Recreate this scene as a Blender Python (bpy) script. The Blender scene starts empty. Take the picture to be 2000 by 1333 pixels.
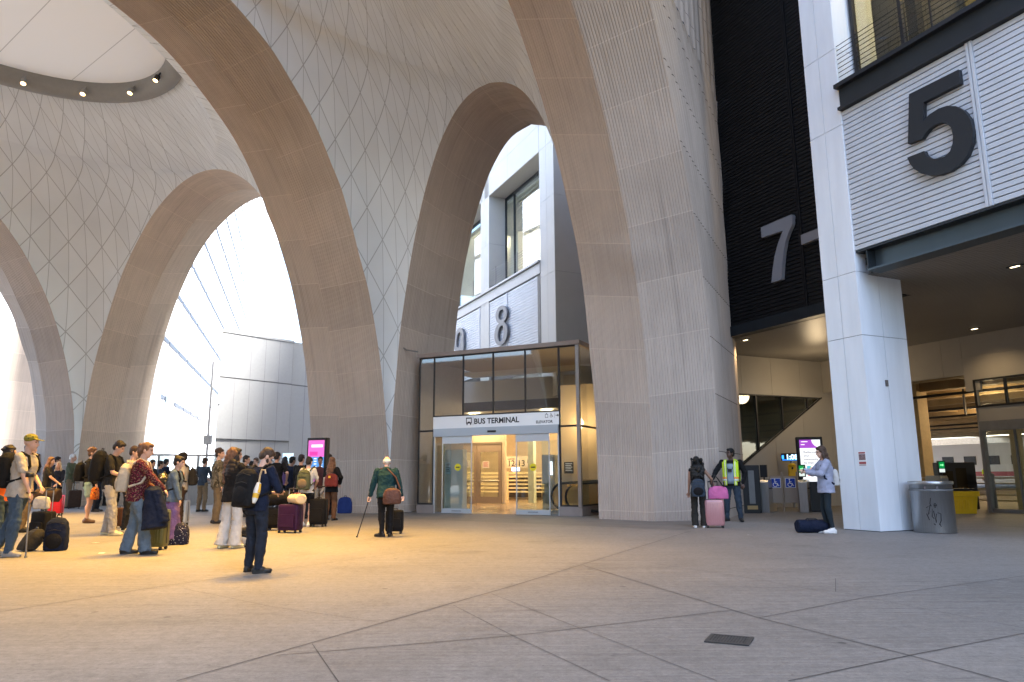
import bpy, bmesh, math, random
from mathutils import Vector, Matrix
import numpy as np
random.seed(7)
SC = bpy.context.scene
COL = SC.collection
# ------------------------------------------------------------------ camera
CAMH = 1.22
PX = 2000.0
FPX = 1418.34
PITCH, ROLL = 0.18370552, 0.0057101
cp, sp, cr, sr = math.cos(PITCH), math.sin(PITCH), math.cos(ROLL), math.sin(ROLL)
_F = Vector((0, cp, sp)); _D0 = Vector((0, sp, -cp)); _X0 = Vector((1, 0, 0))
_X = cr*_X0 + sr*_D0; _D = -sr*_X0 + cr*_D0
cam = bpy.data.cameras.new('camera'); camo = bpy.data.objects.new('camera', cam); COL.objects.link(camo)
cam.sensor_width = 36.0; cam.sensor_fit = 'HORIZONTAL'; cam.lens = FPX/PX*36.0
cam.clip_start = 0.05; cam.clip_end = 2000
mw = Matrix.Identity(4)
for i in range(3):
    mw[i][0] = _X[i]; mw[i][1] = -_D[i]; mw[i][2] = -_F[i]
mw[2][3] = CAMH
camo.matrix_world = mw
SC.camera = camo
# ------------------------------------------------------------------ world, sun, exposure
SUN_EL, SUN_AZ = math.radians(56), math.radians(118)      # azimuth measured from +Y towards +X
w = bpy.data.worlds.new('World'); SC.world = w; w.use_nodes = True
nt = w.node_tree; bg = nt.nodes['Background']
sky = nt.nodes.new('ShaderNodeTexSky'); sky.sky_type = 'NISHITA'; sky.sun_disc = False
sky.sun_elevation = SUN_EL; sky.sun_rotation = SUN_AZ; sky.air_density = 1.0; sky.dust_density = 2.0; sky.ozone_density = 1.0
nt.links.new(sky.outputs[0], bg.inputs[0]); bg.inputs[1].default_value = 0.15
sl = bpy.data.lights.new('sun', 'SUN'); sl.energy = 3.5; sl.angle = math.radians(10); sl.color = (1, .975, .94)
so = bpy.data.objects.new('sun', sl); COL.objects.link(so)
sd = Vector((math.sin(SUN_AZ)*math.cos(SUN_EL), math.cos(SUN_AZ)*math.cos(SUN_EL), math.sin(SUN_EL)))
so.rotation_euler = (-sd).to_track_quat('-Z', 'Y').to_euler(); so.location = sd*60
SC.view_settings.view_transform = 'Standard'; SC.view_settings.look = 'None'
SC.view_settings.exposure = 2.7; SC.view_settings.gamma = 1.0
SC.cycles.max_bounces = 7; SC.cycles.diffuse_bounces = 4; SC.cycles.glossy_bounces = 3
SC.cycles.transmission_bounces = 6; SC.cycles.transparent_max_bounces = 10
SC.cycles.use_denoising = True
SC.cycles.sample_clamp_indirect = 6.0
SC.cycles.caustics_reflective = False; SC.cycles.caustics_refractive = False
LAMP = 1.0        # common factor on the lamps of the place

# ------------------------------------------------------------------ pixel helpers (only used to survey positions)
def ray(u, v):
    return ((u-1000)*_X + (v-666.5)*_D)/FPX + _F
def gnd(u, v, z=0.0):
    d = ray(u, v); k = (z-CAMH)/d.z
    return Vector((0, 0, CAMH)) + d*k
# ------------------------------------------------------------------ frames of the place
AZA, AZB = 1.11412382, 0.43356946
dA = Vector((-math.sin(AZA), math.cos(AZA), 0)); dB = Vector((-math.sin(AZB), math.cos(AZB), 0))
class Fr:
    def __init__(s, o, x, y):
        s.o = Vector(o); s.x = Vector(x).normalized(); s.y = Vector(y).normalized(); s.z = Vector((0, 0, 1))
    def __call__(s, a, b, c=0.0):
        return s.o + s.x*a + s.y*b + s.z*c
    def inv(s, p):
        q = Vector(p)-s.o; return (q.dot(s.x), q.dot(s.y), q.z)
U = -dA; N = Vector((-dA.y, dA.x, 0))
HALL = Fr((-4.2, 25.2, 0), U, N)                 # u along the arcade wall, n towards the street
FAC = Fr((7.81, 15.92, 0), dB, Vector((dB.y, -dB.x, 0)))   # t along the gate building, d inwards
WORLD = Fr((0, 0, 0), (1, 0, 0), (0, 1, 0))
# ------------------------------------------------------------------ materials
MATS = {}
def mat(name, col=(.5, .5, .5), rough=.6, metal=0.0, noise=0.0, nscale=6.0, bump=0.0, bscale=60.0, emit=None, estr=0.0, spec=.4, stretch=None, trans=0.0, alpha=1.0, coat=0.0):
    if name in MATS: return MATS[name]
    m = bpy.data.materials.new(name); m.use_nodes = True; MATS[name] = m
    t = m.node_tree; b = t.nodes['Principled BSDF']
    b.inputs['Base Color'].default_value = (*col, 1); b.inputs['Roughness'].default_value = rough
    b.inputs['Metallic'].default_value = metal; b.inputs['Specular IOR Level'].default_value = spec
    if trans: b.inputs['Transmission Weight'].default_value = trans
    if coat: b.inputs['Coat Weight'].default_value = coat
    if emit:
        b.inputs['Emission Color'].default_value = (*emit, 1); b.inputs['Emission Strength'].default_value = estr
    if noise or bump:
        tc = t.nodes.new('ShaderNodeTexCoord'); src = tc.outputs['Object']
        if stretch:
            mp = t.nodes.new('ShaderNodeMapping'); mp.inputs['Scale'].default_value = stretch
            t.links.new(src, mp.inputs[0]); src = mp.outputs[0]
    if noise:
        n = t.nodes.new('ShaderNodeTexNoise'); n.inputs['Scale'].default_value = nscale; n.inputs['Detail'].default_value = 5
        t.links.new(src, n.inputs['Vector'])
        r = t.nodes.new('ShaderNodeMapRange'); r.inputs[1].default_value = .25; r.inputs[2].default_value = .75
        r.inputs[3].default_value = 1-noise; r.inputs[4].default_value = 1+noise
        t.links.new(n.outputs[0], r.inputs[0])
        mx = t.nodes.new('ShaderNodeVectorMath'); mx.operation = 'SCALE'; mx.inputs[0].default_value = col
        t.links.new(r.outputs[0], mx.inputs['Scale']); t.links.new(mx.outputs[0], b.inputs['Base Color'])
    if bump:
        n2 = t.nodes.new('ShaderNodeTexNoise'); n2.inputs['Scale'].default_value = bscale; n2.inputs['Detail'].default_value = 4
        t.links.new(src, n2.inputs['Vector'])
        bp = t.nodes.new('ShaderNodeBump'); bp.inputs['Strength'].default_value = bump; bp.inputs['Distance'].default_value = .02
        t.links.new(n2.outputs[0], bp.inputs['Height']); t.links.new(bp.outputs[0], b.inputs['Normal'])
    return m
class NT:
    """small helper for maths in shader trees"""
    def __init__(s, m): s.t = m.node_tree
    def v(s, x, sock):
        if isinstance(x, (int, float)): sock.default_value = x
        else: s.t.links.new(x, sock)
    def m(s, op, a, b=None, c=None):
        n = s.t.nodes.new('ShaderNodeMath'); n.operation = op
        s.v(a, n.inputs[0])
        if b is not None: s.v(b, n.inputs[1])
        if c is not None: s.v(c, n.inputs[2])
        return n.outputs[0]
    def line(s, x, period, width):        # 1 on a thin line every period
        f = s.m('ABSOLUTE', s.m('SUBTRACT', s.m('FRACT', s.m('DIVIDE', x, period)), .5))
        return s.m('GREATER_THAN', f, .5-width/period/2)
    def mix(s, f, a, b):
        n = s.t.nodes.new('ShaderNodeMix'); n.data_type = 'RGBA'; s.v(f, n.inputs[0])
        for x, i in ((a, 6), (b, 7)):
            if isinstance(x, tuple): n.inputs[i].default_value = (*x, 1)
            else: s.t.links.new(x, n.inputs[i])
        return n.outputs[2]
    def noise(s, vec, scale, detail=4, rough=.5, fac=True):
        n = s.t.nodes.new('ShaderNodeTexNoise'); n.inputs['Scale'].default_value = scale; n.inputs['Detail'].default_value = detail; n.inputs['Roughness'].default_value = rough
        if vec is not None: s.t.links.new(vec, n.inputs['Vector'])
        return n.outputs[0]
    def rng(s, x, a, b, c, d):
        n = s.t.nodes.new('ShaderNodeMapRange'); s.v(x, n.inputs[0])
        for i, y in enumerate((a, b, c, d)): n.inputs[i+1].default_value = y
        return n.outputs[0]
    def scale(s, col, f):
        n = s.t.nodes.new('ShaderNodeVectorMath'); n.operation = 'SCALE'
        if isinstance(col, tuple): n.inputs[0].default_value = col
        else: s.t.links.new(col, n.inputs[0])
        s.v(f, n.inputs['Scale']); return n.outputs[0]
    def mapping(s, src, sc=(1, 1, 1), rot=(0, 0, 0)):
        n = s.t.nodes.new('ShaderNodeMapping'); n.inputs['Scale'].default_value = sc; n.inputs['Rotation'].default_value = rot
        s.t.links.new(src, n.inputs[0]); return n.outputs[0]
def base(name, rough=.7, spec=.3):
    m = bpy.data.materials.new(name); m.use_nodes = True; MATS[name] = m
    b = m.node_tree.nodes['Principled BSDF']; b.inputs['Roughness'].default_value = rough; b.inputs['Specular IOR Level'].default_value = spec
    return m, NT(m), b
def mat_concrete(name, col, pitch=1.55, jcol=None):
    """ribbed precast: UV x runs across (m), UV y along the arch (m)"""
    m, h, b = base(name, .85, .2); t = m.node_tree
    uv = t.nodes.new('ShaderNodeUVMap'); sx = t.nodes.new('ShaderNodeSeparateXYZ'); t.links.new(uv.outputs[0], sx.inputs[0])
    x, y = sx.outputs[0], sx.outputs[1]
    tc = t.nodes.new('ShaderNodeTexCoord')
    pan = h.m('FLOOR', h.m('DIVIDE', y, pitch))
    wn = t.nodes.new('ShaderNodeTexWhiteNoise'); wn.noise_dimensions = '1D'; t.links.new(pan, wn.inputs['W'])
    tone = h.rng(wn.outputs[0], 0, 1, .93, 1.07)
    n1 = h.rng(h.noise(tc.outputs['Object'], 1.3, 6), .3, .7, .95, 1.04)
    st = h.rng(h.noise(h.mapping(uv.outputs[0], (14, .35, 1)), 1.0, 4), .3, .7, .9, 1.06)     # streaks along the ribs
    fine = h.rng(h.noise(tc.outputs['Object'], 70, 3), .3, .7, .93, 1.07)
    wet = h.rng(h.noise(h.mapping(uv.outputs[0], (3.2, .10, 1)), 1.0, 5, .6), .56, .70, 1, .84)
    st = h.m('MULTIPLY', st, wet)
    f = h.m('MULTIPLY', h.m('MULTIPLY', tone, n1), h.m('MULTIPLY', st, fine))
    c = h.scale(col, f)
    j = h.line(y, pitch, .020)
    c = h.mix(j, c, jcol or tuple(min(1, k*1.22) for k in col))
    t.links.new(c, b.inputs['Base Color'])
    return m
def mat_shell(name, col):
    m, h, b = base(name, .75, .25); t = m.node_tree
    uv = t.nodes.new('ShaderNodeUVMap'); sx = t.nodes.new('ShaderNodeSeparateXYZ'); t.links.new(uv.outputs[0], sx.inputs[0])
    x, y = sx.outputs[0], sx.outputs[1]
    du, dv = 1.0, 2.15
    a = h.line(x, du, .030)
    k = dv/(2*du)
    l1 = h.line(h.m('ADD', y, h.m('MULTIPLY', x, k)), dv, .062)
    l2 = h.line(h.m('SUBTRACT', y, h.m('MULTIPLY', x, k)), dv, .062)
    ln = h.m('MAXIMUM', a, h.m('MAXIMUM', l1, l2))
    tc = t.nodes.new('ShaderNodeTexCoord')
    n1 = h.rng(h.noise(tc.outputs['Object'], .5, 5), .3, .7, .95, 1.04)
    pid = h.m('ADD', h.m('MULTIPLY', h.m('FLOOR', h.m('DIVIDE', x, du)), 7.13), h.m('ADD', h.m('MULTIPLY', h.m('FLOOR', h.m('DIVIDE', h.m('ADD', y, h.m('MULTIPLY', x, k)), dv)), 3.71), h.m('MULTIPLY', h.m('FLOOR', h.m('DIVIDE', h.m('SUBTRACT', y, h.m('MULTIPLY', x, k)), dv)), 11.3)))
    wn = t.nodes.new('ShaderNodeTexWhiteNoise'); wn.noise_dimensions = '1D'; t.links.new(pid, wn.inputs['W'])
    n1 = h.m('MULTIPLY', n1, h.rng(wn.outputs[0], 0, 1, .965, 1.03))
    c = h.mix(h.m('MULTIPLY', ln, .6), h.scale(col, n1), tuple(q*.3 for q in col))
    t.links.new(c, b.inputs['Base Color'])
    bp = t.nodes.new('ShaderNodeBump'); bp.inputs['Strength'].default_value = .4; bp.inputs['Distance'].default_value = .01; bp.invert = True
    t.links.new(ln, bp.inputs['Height']); t.links.new(bp.outputs[0], b.inputs['Normal'])
    return m
def mat_floor():
    m, h, b = base('pavement_concrete', .75, .25); t = m.node_tree
    tc = t.nodes.new('ShaderNodeTexCoord'); o = tc.outputs['Object']
    big = h.rng(h.noise(o, .22, 5, .65), .3, .7, .88, 1.10)
    mid = h.rng(h.noise(o, 1.4, 6, .65), .3, .7, .90, 1.08)
    fine = h.m('MULTIPLY', h.rng(h.noise(o, 38, 4, .7), .3, .7, .84, 1.14), h.rng(h.noise(o, 160, 2), .3, .7, .86, 1.12))
    fine = h.m('MULTIPLY', fine, h.rng(h.noise(o, 11, 7, .78), .32, .68, .80, 1.18))
    speck = h.rng(h.noise(o, 23, 2, .5), .66, .72, 1, .72)
    fine = h.m('MULTIPLY', fine, speck)
    br = h.noise(h.mapping(o, (.35, 22, 1), (0, 0, -math.radians(-26))), 1.0, 3, .6)
    brush = h.rng(br, .32, .68, .80, 1.14)
    mask = h.rng(h.noise(o, .13, 2), .42, .6, 0, 1)
    brush = h.m('ADD', h.m('MULTIPLY', h.m('SUBTRACT', brush, 1), h.rng(mask, 0, 1, .35, 1)), 1)
    spot = h.rng(h.noise(o, 5.5, 2), .7, .76, 1, .8)
    vo = t.nodes.new('ShaderNodeTexVoronoi'); vo.inputs['Scale'].default_value = 1.1; t.links.new(o, vo.inputs['Vector'])
    gum = h.rng(vo.outputs['Distance'], .03, .045, .6, 1)
    f = h.m('MULTIPLY', h.m('MULTIPLY', big, mid), h.m('MULTIPLY', h.m('MULTIPLY', fine, brush), h.m('MULTIPLY', spot, gum)))
    so_ = t.nodes.new('ShaderNodeSeparateXYZ'); t.links.new(o, so_.inputs[0])
    for (pa, pb), k in ((((345, 1330), (1350, 1037)), .055), (((0, 1195), (960, 1052)), -.05), (((1140, 1105), (1970, 1332)), .05), (((1540, 1330), (2000, 1237)), -.06), (((540, 1280), (1430, 1192)), .035), (((960, 1160), (1400, 1330)), -.04)):
        A, B = gnd(*pa), gnd(*pb); nx, ny = -(B.y-A.y), (B.x-A.x); L_ = math.hypot(nx, ny); nx /= L_; ny /= L_
        side = h.m('GREATER_THAN', h.m('ADD', h.m('MULTIPLY', so_.outputs[0], nx), h.m('MULTIPLY', so_.outputs[1], ny)), A.x*nx+A.y*ny)
        f = h.m('MULTIPLY', f, h.m('ADD', h.m('MULTIPLY', side, k), 1-k/2))
    scuff = h.rng(h.noise(h.mapping(o, (1, 5, 1), (0, 0, .5)), 1.7, 7, .7), .57, .70, 1, .72)
    drip = h.rng(h.noise(o, .55, 6, .7), .55, .68, 1, .80)
    f = h.m('MULTIPLY', f, h.m('MULTIPLY', scuff, drip))
    t.links.new(h.scale((.222, .213, .199), f), b.inputs['Base Color'])
    t.links.new(h.rng(mid, .88, 1.1, .58, .80), b.inputs['Roughness'])
    bp = t.nodes.new('ShaderNodeBump'); bp.inputs['Strength'].default_value = .25; bp.inputs['Distance'].default_value = .01
    t.links.new(br, bp.inputs['Height']); t.links.new(bp.outputs[0], b.inputs['Normal'])
    return m
def mat_glass(name, tint=(.9, .95, .95), refl=.12, rough=.02):
    """thin pane: mostly clear, some mirror"""
    m = bpy.data.materials.new(name); m.use_nodes = True; MATS[name] = m; t = m.node_tree
    out = t.nodes['Material Output']; t.nodes.remove(t.nodes['Principled BSDF'])
    tr = t.nodes.new('ShaderNodeBsdfTransparent'); tr.inputs[0].default_value = (*tint, 1)
    gl = t.nodes.new('ShaderNodeBsdfGlossy'); gl.inputs['Roughness'].default_value = rough; gl.inputs[0].default_value = (.95, .97, 1, 1)
    mx = t.nodes.new('ShaderNodeMixShader'); lw = t.nodes.new('ShaderNodeLayerWeight'); lw.inputs[0].default_value = .25
    h = NT(m); fac = h.m('ADD', h.m('MULTIPLY', lw.outputs['Fresnel'], .4), refl*.5)
    h.v(fac, mx.inputs[0]); t.links.new(tr.outputs[0], mx.inputs[1]); t.links.new(gl.outputs[0], mx.inputs[2])
    t.links.new(mx.outputs[0], out.inputs[0]); return m
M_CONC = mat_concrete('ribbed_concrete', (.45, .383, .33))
M_CONCL = mat_concrete('ribbed_concrete_lit', (.60, .51, .43))  # lighter copy of the concrete, daylight from outside put into its colour
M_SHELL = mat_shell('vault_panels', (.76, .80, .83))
M_FLOOR = mat_floor()
M_GLASS = mat_glass('clear_glass')
M_GLASSD = mat_glass('tinted_glass', (.62, .66, .66), .08)
M_WHITE = mat('white_panel', (.70, .73, .77), .42, noise=.07, nscale=2.2, bump=.06, bscale=7, stretch=(1.6, 1.6, .28))
M_STEEL = mat('brushed_steel', (.40, .40, .40), .34, .92, noise=.12, nscale=3, stretch=(20, 20, 1))
M_DARK = mat('dark_steel', (.022, .028, .034), .45, .2, noise=.15, nscale=2)
M_BLACK = mat('black_paint', (.012, .012, .014), .5)
M_RUB = mat('black_rubber', (.02, .02, .02), .7)
M_GREYM = mat('grey_metal', (.20, .20, .20), .5, .3, noise=.08)
# ------------------------------------------------------------------ mesh builder
class MB:
    def __init__(s): s.v = []; s.f = []; s.mi = []; s.uv = []; s.sm = []
    def add(s, vs, fs, mi=0, uvs=None, smooth=False):
        k = len(s.v); s.v += [tuple(p) for p in vs]
        for f in fs:
            s.f.append(tuple(i+k for i in f)); s.mi.append(mi); s.sm.append(smooth)
            s.uv.append([uvs[i] for i in f] if uvs else None)
        return s
    def box(s, fr, a0, a1, b0, b1, c0, c1, mi=0):
        P = [fr(a, b, c) for c in (c0, c1) for b in (b0, b1) for a in (a0, a1)]
        F = [(0, 2, 3, 1), (4, 5, 7, 6), (0, 1, 5, 4), (2, 6, 7, 3), (0, 4, 6, 2), (1, 3, 7, 5)]
        if (fr.x.cross(fr.y)).z < 0: F = [f[::-1] for f in F]
        return s.add(P, F, mi)
    def tube(s, pts, r, n=10, mi=0, caps=True, smooth=True):
        pts = [Vector(p) for p in pts]; rs = r if isinstance(r, (list, tuple)) else [r]*len(pts)
        V = []; prev = None
        for i, p in enumerate(pts):
            a = pts[max(0, i-1)]; b = pts[min(len(pts)-1, i+1)]
            d = (b-a).normalized() if (b-a).length > 1e-9 else Vector((0, 0, 1))
            if prev is None:
                q = Vector((0, 0, 1)) if abs(d.z) < .9 else Vector((1, 0, 0)); x = d.cross(q).normalized()
            else:
                x = (prev-d*prev.dot(d)); x = x.normalized() if x.length > 1e-6 else d.orthogonal().normalized()
            prev = x; y = d.cross(x)
            for k in range(n):
                t = 2*math.pi*k/n; V.append(p+(x*math.cos(t)+y*math.sin(t))*rs[i])
        F = []
        for i in range(len(pts)-1):
            for k in range(n):
                F.append((i*n+k, i*n+(k+1) % n, (i+1)*n+(k+1) % n, (i+1)*n+k))
        s.add(V, F, mi, None, smooth)
        if caps:
            s.add([V[k] for k in range(n)], [tuple(range(n))[::-1]], mi)
            s.add(V[-n:], [tuple(range(n))], mi)
        return s
    def lathe(s, o, prof, n=24, mi=0, axis=Vector((0, 0, 1)), smooth=True):
        o = Vector(o); z = axis.normalized(); x = z.orthogonal().normalized(); y = z.cross(x)
        V = []
        for r, h in prof:
            for k in range(n):
                t = 2*math.pi*k/n; V.append(o+z*h+(x*math.cos(t)+y*math.sin(t))*r)
        F = [(i*n+k, i*n+(k+1) % n, (i+1)*n+(k+1) % n, (i+1)*n+k) for i in range(len(prof)-1) for k in range(n)]
        return s.add(V, F, mi, None, smooth)
    def prism(s, poly, fn, d0, d1, mi=0, smooth=False):
        """poly: list of (a,b); fn(a,b,d) -> point; extruded from d0 to d1 (may be concave)"""
        n = len(poly)
        from mathutils.geometry import tessellate_polygon
        tri = tessellate_polygon([[Vector((a, b, 0)) for a, b in poly]])
        V = [fn(a, b, d0) for a, b in poly]+[fn(a, b, d1) for a, b in poly]
        F = [t[::-1] for t in tri]+[tuple(i+n for i in t) for t in tri]
        s.add(V, F, mi)
        s.add(V, [(i, (i+1) % n, n+(i+1) % n, n+i) for i in range(n)], mi, None, smooth)
        return s
    def grid(s, rows, uvr=None, mi=0, smooth=True, flip=False):
        m = len(rows[0]); V = [p for r in rows for p in r]; UVs = [p for r in uvr for p in r] if uvr else None
        F = []
        for i in range(len(rows)-1):
            for k in range(m-1):
                f = (i*m+k, i*m+k+1, (i+1)*m+k+1, (i+1)*m+k); F.append(f[::-1] if flip else f)
        return s.add(V, F, mi, UVs, smooth)
    def ell(s, c, r, n=12, m=8, mi=0, rot=None):
        V = []; c = Vector(c)
        for i in range(m+1):
            th = math.pi*i/m
            for k in range(n):
                ph = 2*math.pi*k/n
                q = Vector((r[0]*math.sin(th)*math.cos(ph), r[1]*math.sin(th)*math.sin(ph), r[2]*math.cos(th)))
                V.append(c+(rot @ q if rot else q))
        F = [(i*n+k, (i+1)*n+k, (i+1)*n+(k+1) % n, i*n+(k+1) % n) for i in range(m) for k in range(n)]
        return s.add(V, F, mi, None, True)
    def build(s, name, mats, parent=None, fix=True):
        me = bpy.data.meshes.new(name)
        me.from_pydata(s.v, [], s.f)
        for m in (mats if isinstance(mats, (list, tuple)) else [mats]): me.materials.append(m)
        me.polygons.foreach_set('material_index', s.mi); me.polygons.foreach_set('use_smooth', s.sm)
        if any(u for u in s.uv):
            lay = me.uv_layers.new(name='UVMap'); k = 0
            for u in s.uv:
                pass
            for p, u in zip(me.polygons, s.uv):
                if u:
                    for li, q in zip(p.loop_indices, u): lay.data[li].uv = q
        me.update(); me.validate()
        ob = bpy.data.objects.new(name, me); COL.objects.link(ob)
        if parent:
            ob.parent = parent; ob.matrix_parent_inverse = Matrix.Translation(-parent.location) if False else parent.matrix_basis.inverted()
        return ob
def tag(o, label=None, cat=None, group=None, kind=None):
    if label: o['label'] = label
    if cat: o['category'] = cat
    if group: o['group'] = group
    if kind: o['kind'] = kind
    return o
def thing(name, label, cat, loc=(0, 0, 0), group=None):
    o = bpy.data.objects.new(name, None); COL.objects.link(o); o.location = loc; o.empty_display_size = .2
    return tag(o, label, cat, group)
def bevel(o, wd=.01, seg=2):
    m = o.modifiers.new('bevel', 'BEVEL'); m.width = wd; m.segments = seg; m.limit_method = 'ANGLE'; m.angle_limit = math.radians(40); return o
_txtc = {}
def text_mb(mb, s, fr3, size, depth=.004, mi=0, align='LEFT', bold=.0):
    """flat lettering as thin geometry; fr3(a,b,d)->point"""
    key = (s, bold, align)
    if key not in _txtc:
        cu = bpy.data.curves.new('t', 'FONT'); cu.body = s; cu.size = 1.0; cu.offset = bold; cu.align_x = align; cu.resolution_u = 3; cu.fill_mode = 'FRONT'
        ob = bpy.data.objects.new('t', cu); COL.objects.link(ob)
        dg = bpy.context.evaluated_depsgraph_get(); me = bpy.data.meshes.new_from_object(ob.evaluated_get(dg))
        _txtc[key] = ([tuple(v.co) for v in me.vertices], [tuple(p.vertices) for p in me.polygons])
        bpy.data.objects.remove(ob); bpy.data.meshes.remove(me); bpy.data.curves.remove(cu)
    V, F = _txtc[key]
    mb.add([fr3(v[0]*size, v[1]*size, depth) for v in V], F, mi)
    return mb
#--PART2--
# ================================================================== SETTING: ground
fl = MB(); fl.add([(-300, -300, 0), (300, -300, 0), (300, 300, 0), (-300, 300, 0)], [(0, 1, 2, 3)])
tag(fl.build('pavement', M_FLOOR), kind='structure')
JOINTS = [[(345, 1330), (1000, 1145), (1350, 1037)], [(0, 1195), (320, 1145), (460, 1125), (725, 1088), (960, 1052)],
 [(1140, 1105), (1482, 1207), (1777, 1280), (1970, 1332)], [(1482, 1207), (1690, 1167), (2000, 1125)], [(540, 1280), (1000, 1242), (1430, 1192)],
 [(1540, 1330), (1777, 1280), (2000, 1237)], [(885, 1182), (1000, 1241), (1190, 1330)], [(960, 1160), (1132, 1227), (1400, 1330)],
 [(610, 1258), (662, 1333)], [(1705, 1170), (2000, 1227)], [(1870, 1140), (2000, 1165)], [(360, 1150), (530, 1185), (740, 1215)],
 [(725, 1088), (1000, 1107), (1110, 1113)], [(1270, 1100), (1450, 1127), (1615, 1157)], [(1632, 1130), (1632, 1156), (1700, 1166)]]
jm = MB()
for k, L in enumerate(JOINTS):
    P = [gnd(*q, 0.004) for q in L]; wd = .005 if k < 6 else .0025
    for a, b in zip(P, P[1:]):
        d = (b-a).normalized(); s = Vector((-d.y, d.x, 0))*wd
        jm.add([a-s, b-s, b+s, a+s], [(0, 1, 2, 3)])
tag(jm.build('pavement_joints', mat('joint_filler', (.07, .066, .062), .9, noise=.4, nscale=3)), kind='structure')
st_ = MB(); st_.add([HALL(-90, -4.6, .003), HALL(-4.2, -4.6, .003), HALL(-4.2, -70, .003), HALL(-90, -70, .003)], [(0, 1, 2, 3)])  # pale street sheet, added to bounce sun up to the arch soffits
tag(st_.build('street', mat('street_bounce', (.42, .41, .39), .8, noise=.12, nscale=.5)), kind='structure')
# kerb-like apron in front of the entrance
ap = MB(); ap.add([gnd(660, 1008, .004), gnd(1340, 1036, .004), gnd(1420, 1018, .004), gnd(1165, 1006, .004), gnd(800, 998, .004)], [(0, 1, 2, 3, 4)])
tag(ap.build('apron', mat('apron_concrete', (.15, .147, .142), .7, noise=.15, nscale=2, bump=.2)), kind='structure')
# ================================================================== arches of the hall
def resample(C, M):
    C = np.array(C, float)
    # smooth curve through the points (Catmull-Rom), then equal arc length
    P = np.vstack([2*C[0]-C[1], C, 2*C[-1]-C[-2]]); out = []
    for i in range(1, len(P)-2):
        for t in np.linspace(0, 1, 12, endpoint=False):
            p0, p1, p2, p3 = P[i-1:i+3]
            out.append(.5*((2*p1)+(-p0+p2)*t+(2*p0-5*p1+4*p2-p3)*t*t+(-p0+3*p1-3*p2+p3)*t**3))
    out.append(P[-2]); out = np.array(out)
    for _ in range(3): out[1:-1] = .25*out[:-2]+.5*out[1:-1]+.25*out[2:]
    L = np.r_[0, np.cumsum(np.hypot(*np.diff(out, axis=0).T))]
    s = np.linspace(0, L[-1], M)
    return np.c_[np.interp(s, L, out[:, 0]), np.interp(s, L, out[:, 1])], L[-1]
def half_to_full(H, apex):
    R = H[::-1][1:].copy(); R[:, 0] = 2*apex-R[:, 0]
    return np.vstack([H, R])
bigR = [(0, 0), (.05, 1.6), (.17, 2.43), (.37, 3.54), (.64, 4.81), (.98, 6.02), (1.28, 6.89), (1.53, 7.55), (2.03, 8.5), (2.48, 9.43), (3.06, 10.48), (3.58, 11.11), (4.06, 11.71), (4.75, 12.43), (5.58, 13.05), (6.43, 13.63), (7.34, 13.99), (8.01, 14.21), (9.2, 14.5), (10.5, 14.62)]
bigC = [(.45, 0), (.5, 2.41), (.61, 3.37), (.98, 4.89), (1.39, 6.39), (2.01, 7.89), (2.75, 9.4), (3.75, 10.88), (5.12, 12.33), (7.4, 13.67), (9.01, 14.14), (10.5, 14.3)]
bigL = [(.2, 0), (.27, 2.46), (.39, 3.45), (.68, 5), (1.13, 6.53), (1.7, 8.05), (2.49, 9.55), (2.95, 10.19), (3.52, 11.06), (4.86, 12.49), (7.25, 13.9), (9.35, 14.41), (10.5, 14.5)]
fLc = [(.6, 0), (.6, 1.8), (.71, 3.37), (1.05, 4.94), (1.42, 6.51), (1.78, 7.47), (2.07, 8.05), (2.98, 9.52), (4.06, 10.98), (5.58, 12.38), (6.5, 12.95), (8, 13.7), (9.5, 14.2), (11, 14.4)]
fCc = [(1.2, 0), (1.17, 1.77), (1.26, 3.29), (1.56, 4.79), (2.03, 6.28), (2.4, 7.05), (2.69, 7.77), (3.63, 9.2), (4.76, 10.57), (6.19, 11.82), (8, 12.95), (9.5, 13.5), (11, 13.7)]
fRc = [(-.2, 0), (-.22, 1.85), (-.17, 3.46), (.12, 5.12), (.65, 6.64), (1.47, 8.28), (2.58, 9.72), (3.8, 11.16), (5.28, 12.42), (7, 13.3), (9, 14), (11, 14.2)]
tRc = [(.3, 0), (.4, 2), (.54, 3.61), (.82, 4.95), (1.22, 6.34), (1.79, 7.81), (2.49, 9.18), (3.45, 10.56), (4.04, 11.24), (4.54, 11.74), (5.6, 12.7), (7.3, 13.8), (9, 14.4), (10.5, 14.6)]
tCc = [(.55, 0), (.6, 2), (.66, 3.5), (.93, 4.88), (1.33, 6.27), (1.84, 7.67), (2.56, 8.96), (3.38, 10.26), (5, 12.1), (7.4, 13.6), (10.5, 14.3)]
tLc = [(.1, 0), (.13, 2), (.19, 3.49), (.48, 5), (.84, 6.35), (1.24, 7.25), (1.79, 8.51), (2.45, 9.49), (4.5, 12.2), (7.2, 13.8), (10.5, 14.5)]
e8o = [(-.02, 0), (-.01, 1.47), (.02, 2.16), (.08, 3.51), (.19, 4.99), (.29, 6.22), (.41, 7.12), (.64, 8.59), (.91, 9.99), (1.25, 11.37), (1.73, 12.78), (2.21, 13.72), (2.69, 14.34), (3.26, 14.72), (3.85, 14.84)]
e8i = [(.28, 0), (.3, 3), (.36, 5), (.43, 6.25), (.56, 7.53), (.70, 8.4), (.88, 9.47), (1.07, 10.32), (1.29, 11.25), (1.55, 12.02), (1.77, 12.64), (1.99, 13.16), (2.3, 13.7), (2.7, 14.25), (3.15, 14.62), (3.85, 14.86)]
e8c = [(a+(.12 if i < 10 else .06), b-(.0 if i < 10 else .12)) for i, (a, b) in enumerate(e8o)]; e8c[-1] = (3.85, 14.62)
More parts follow.
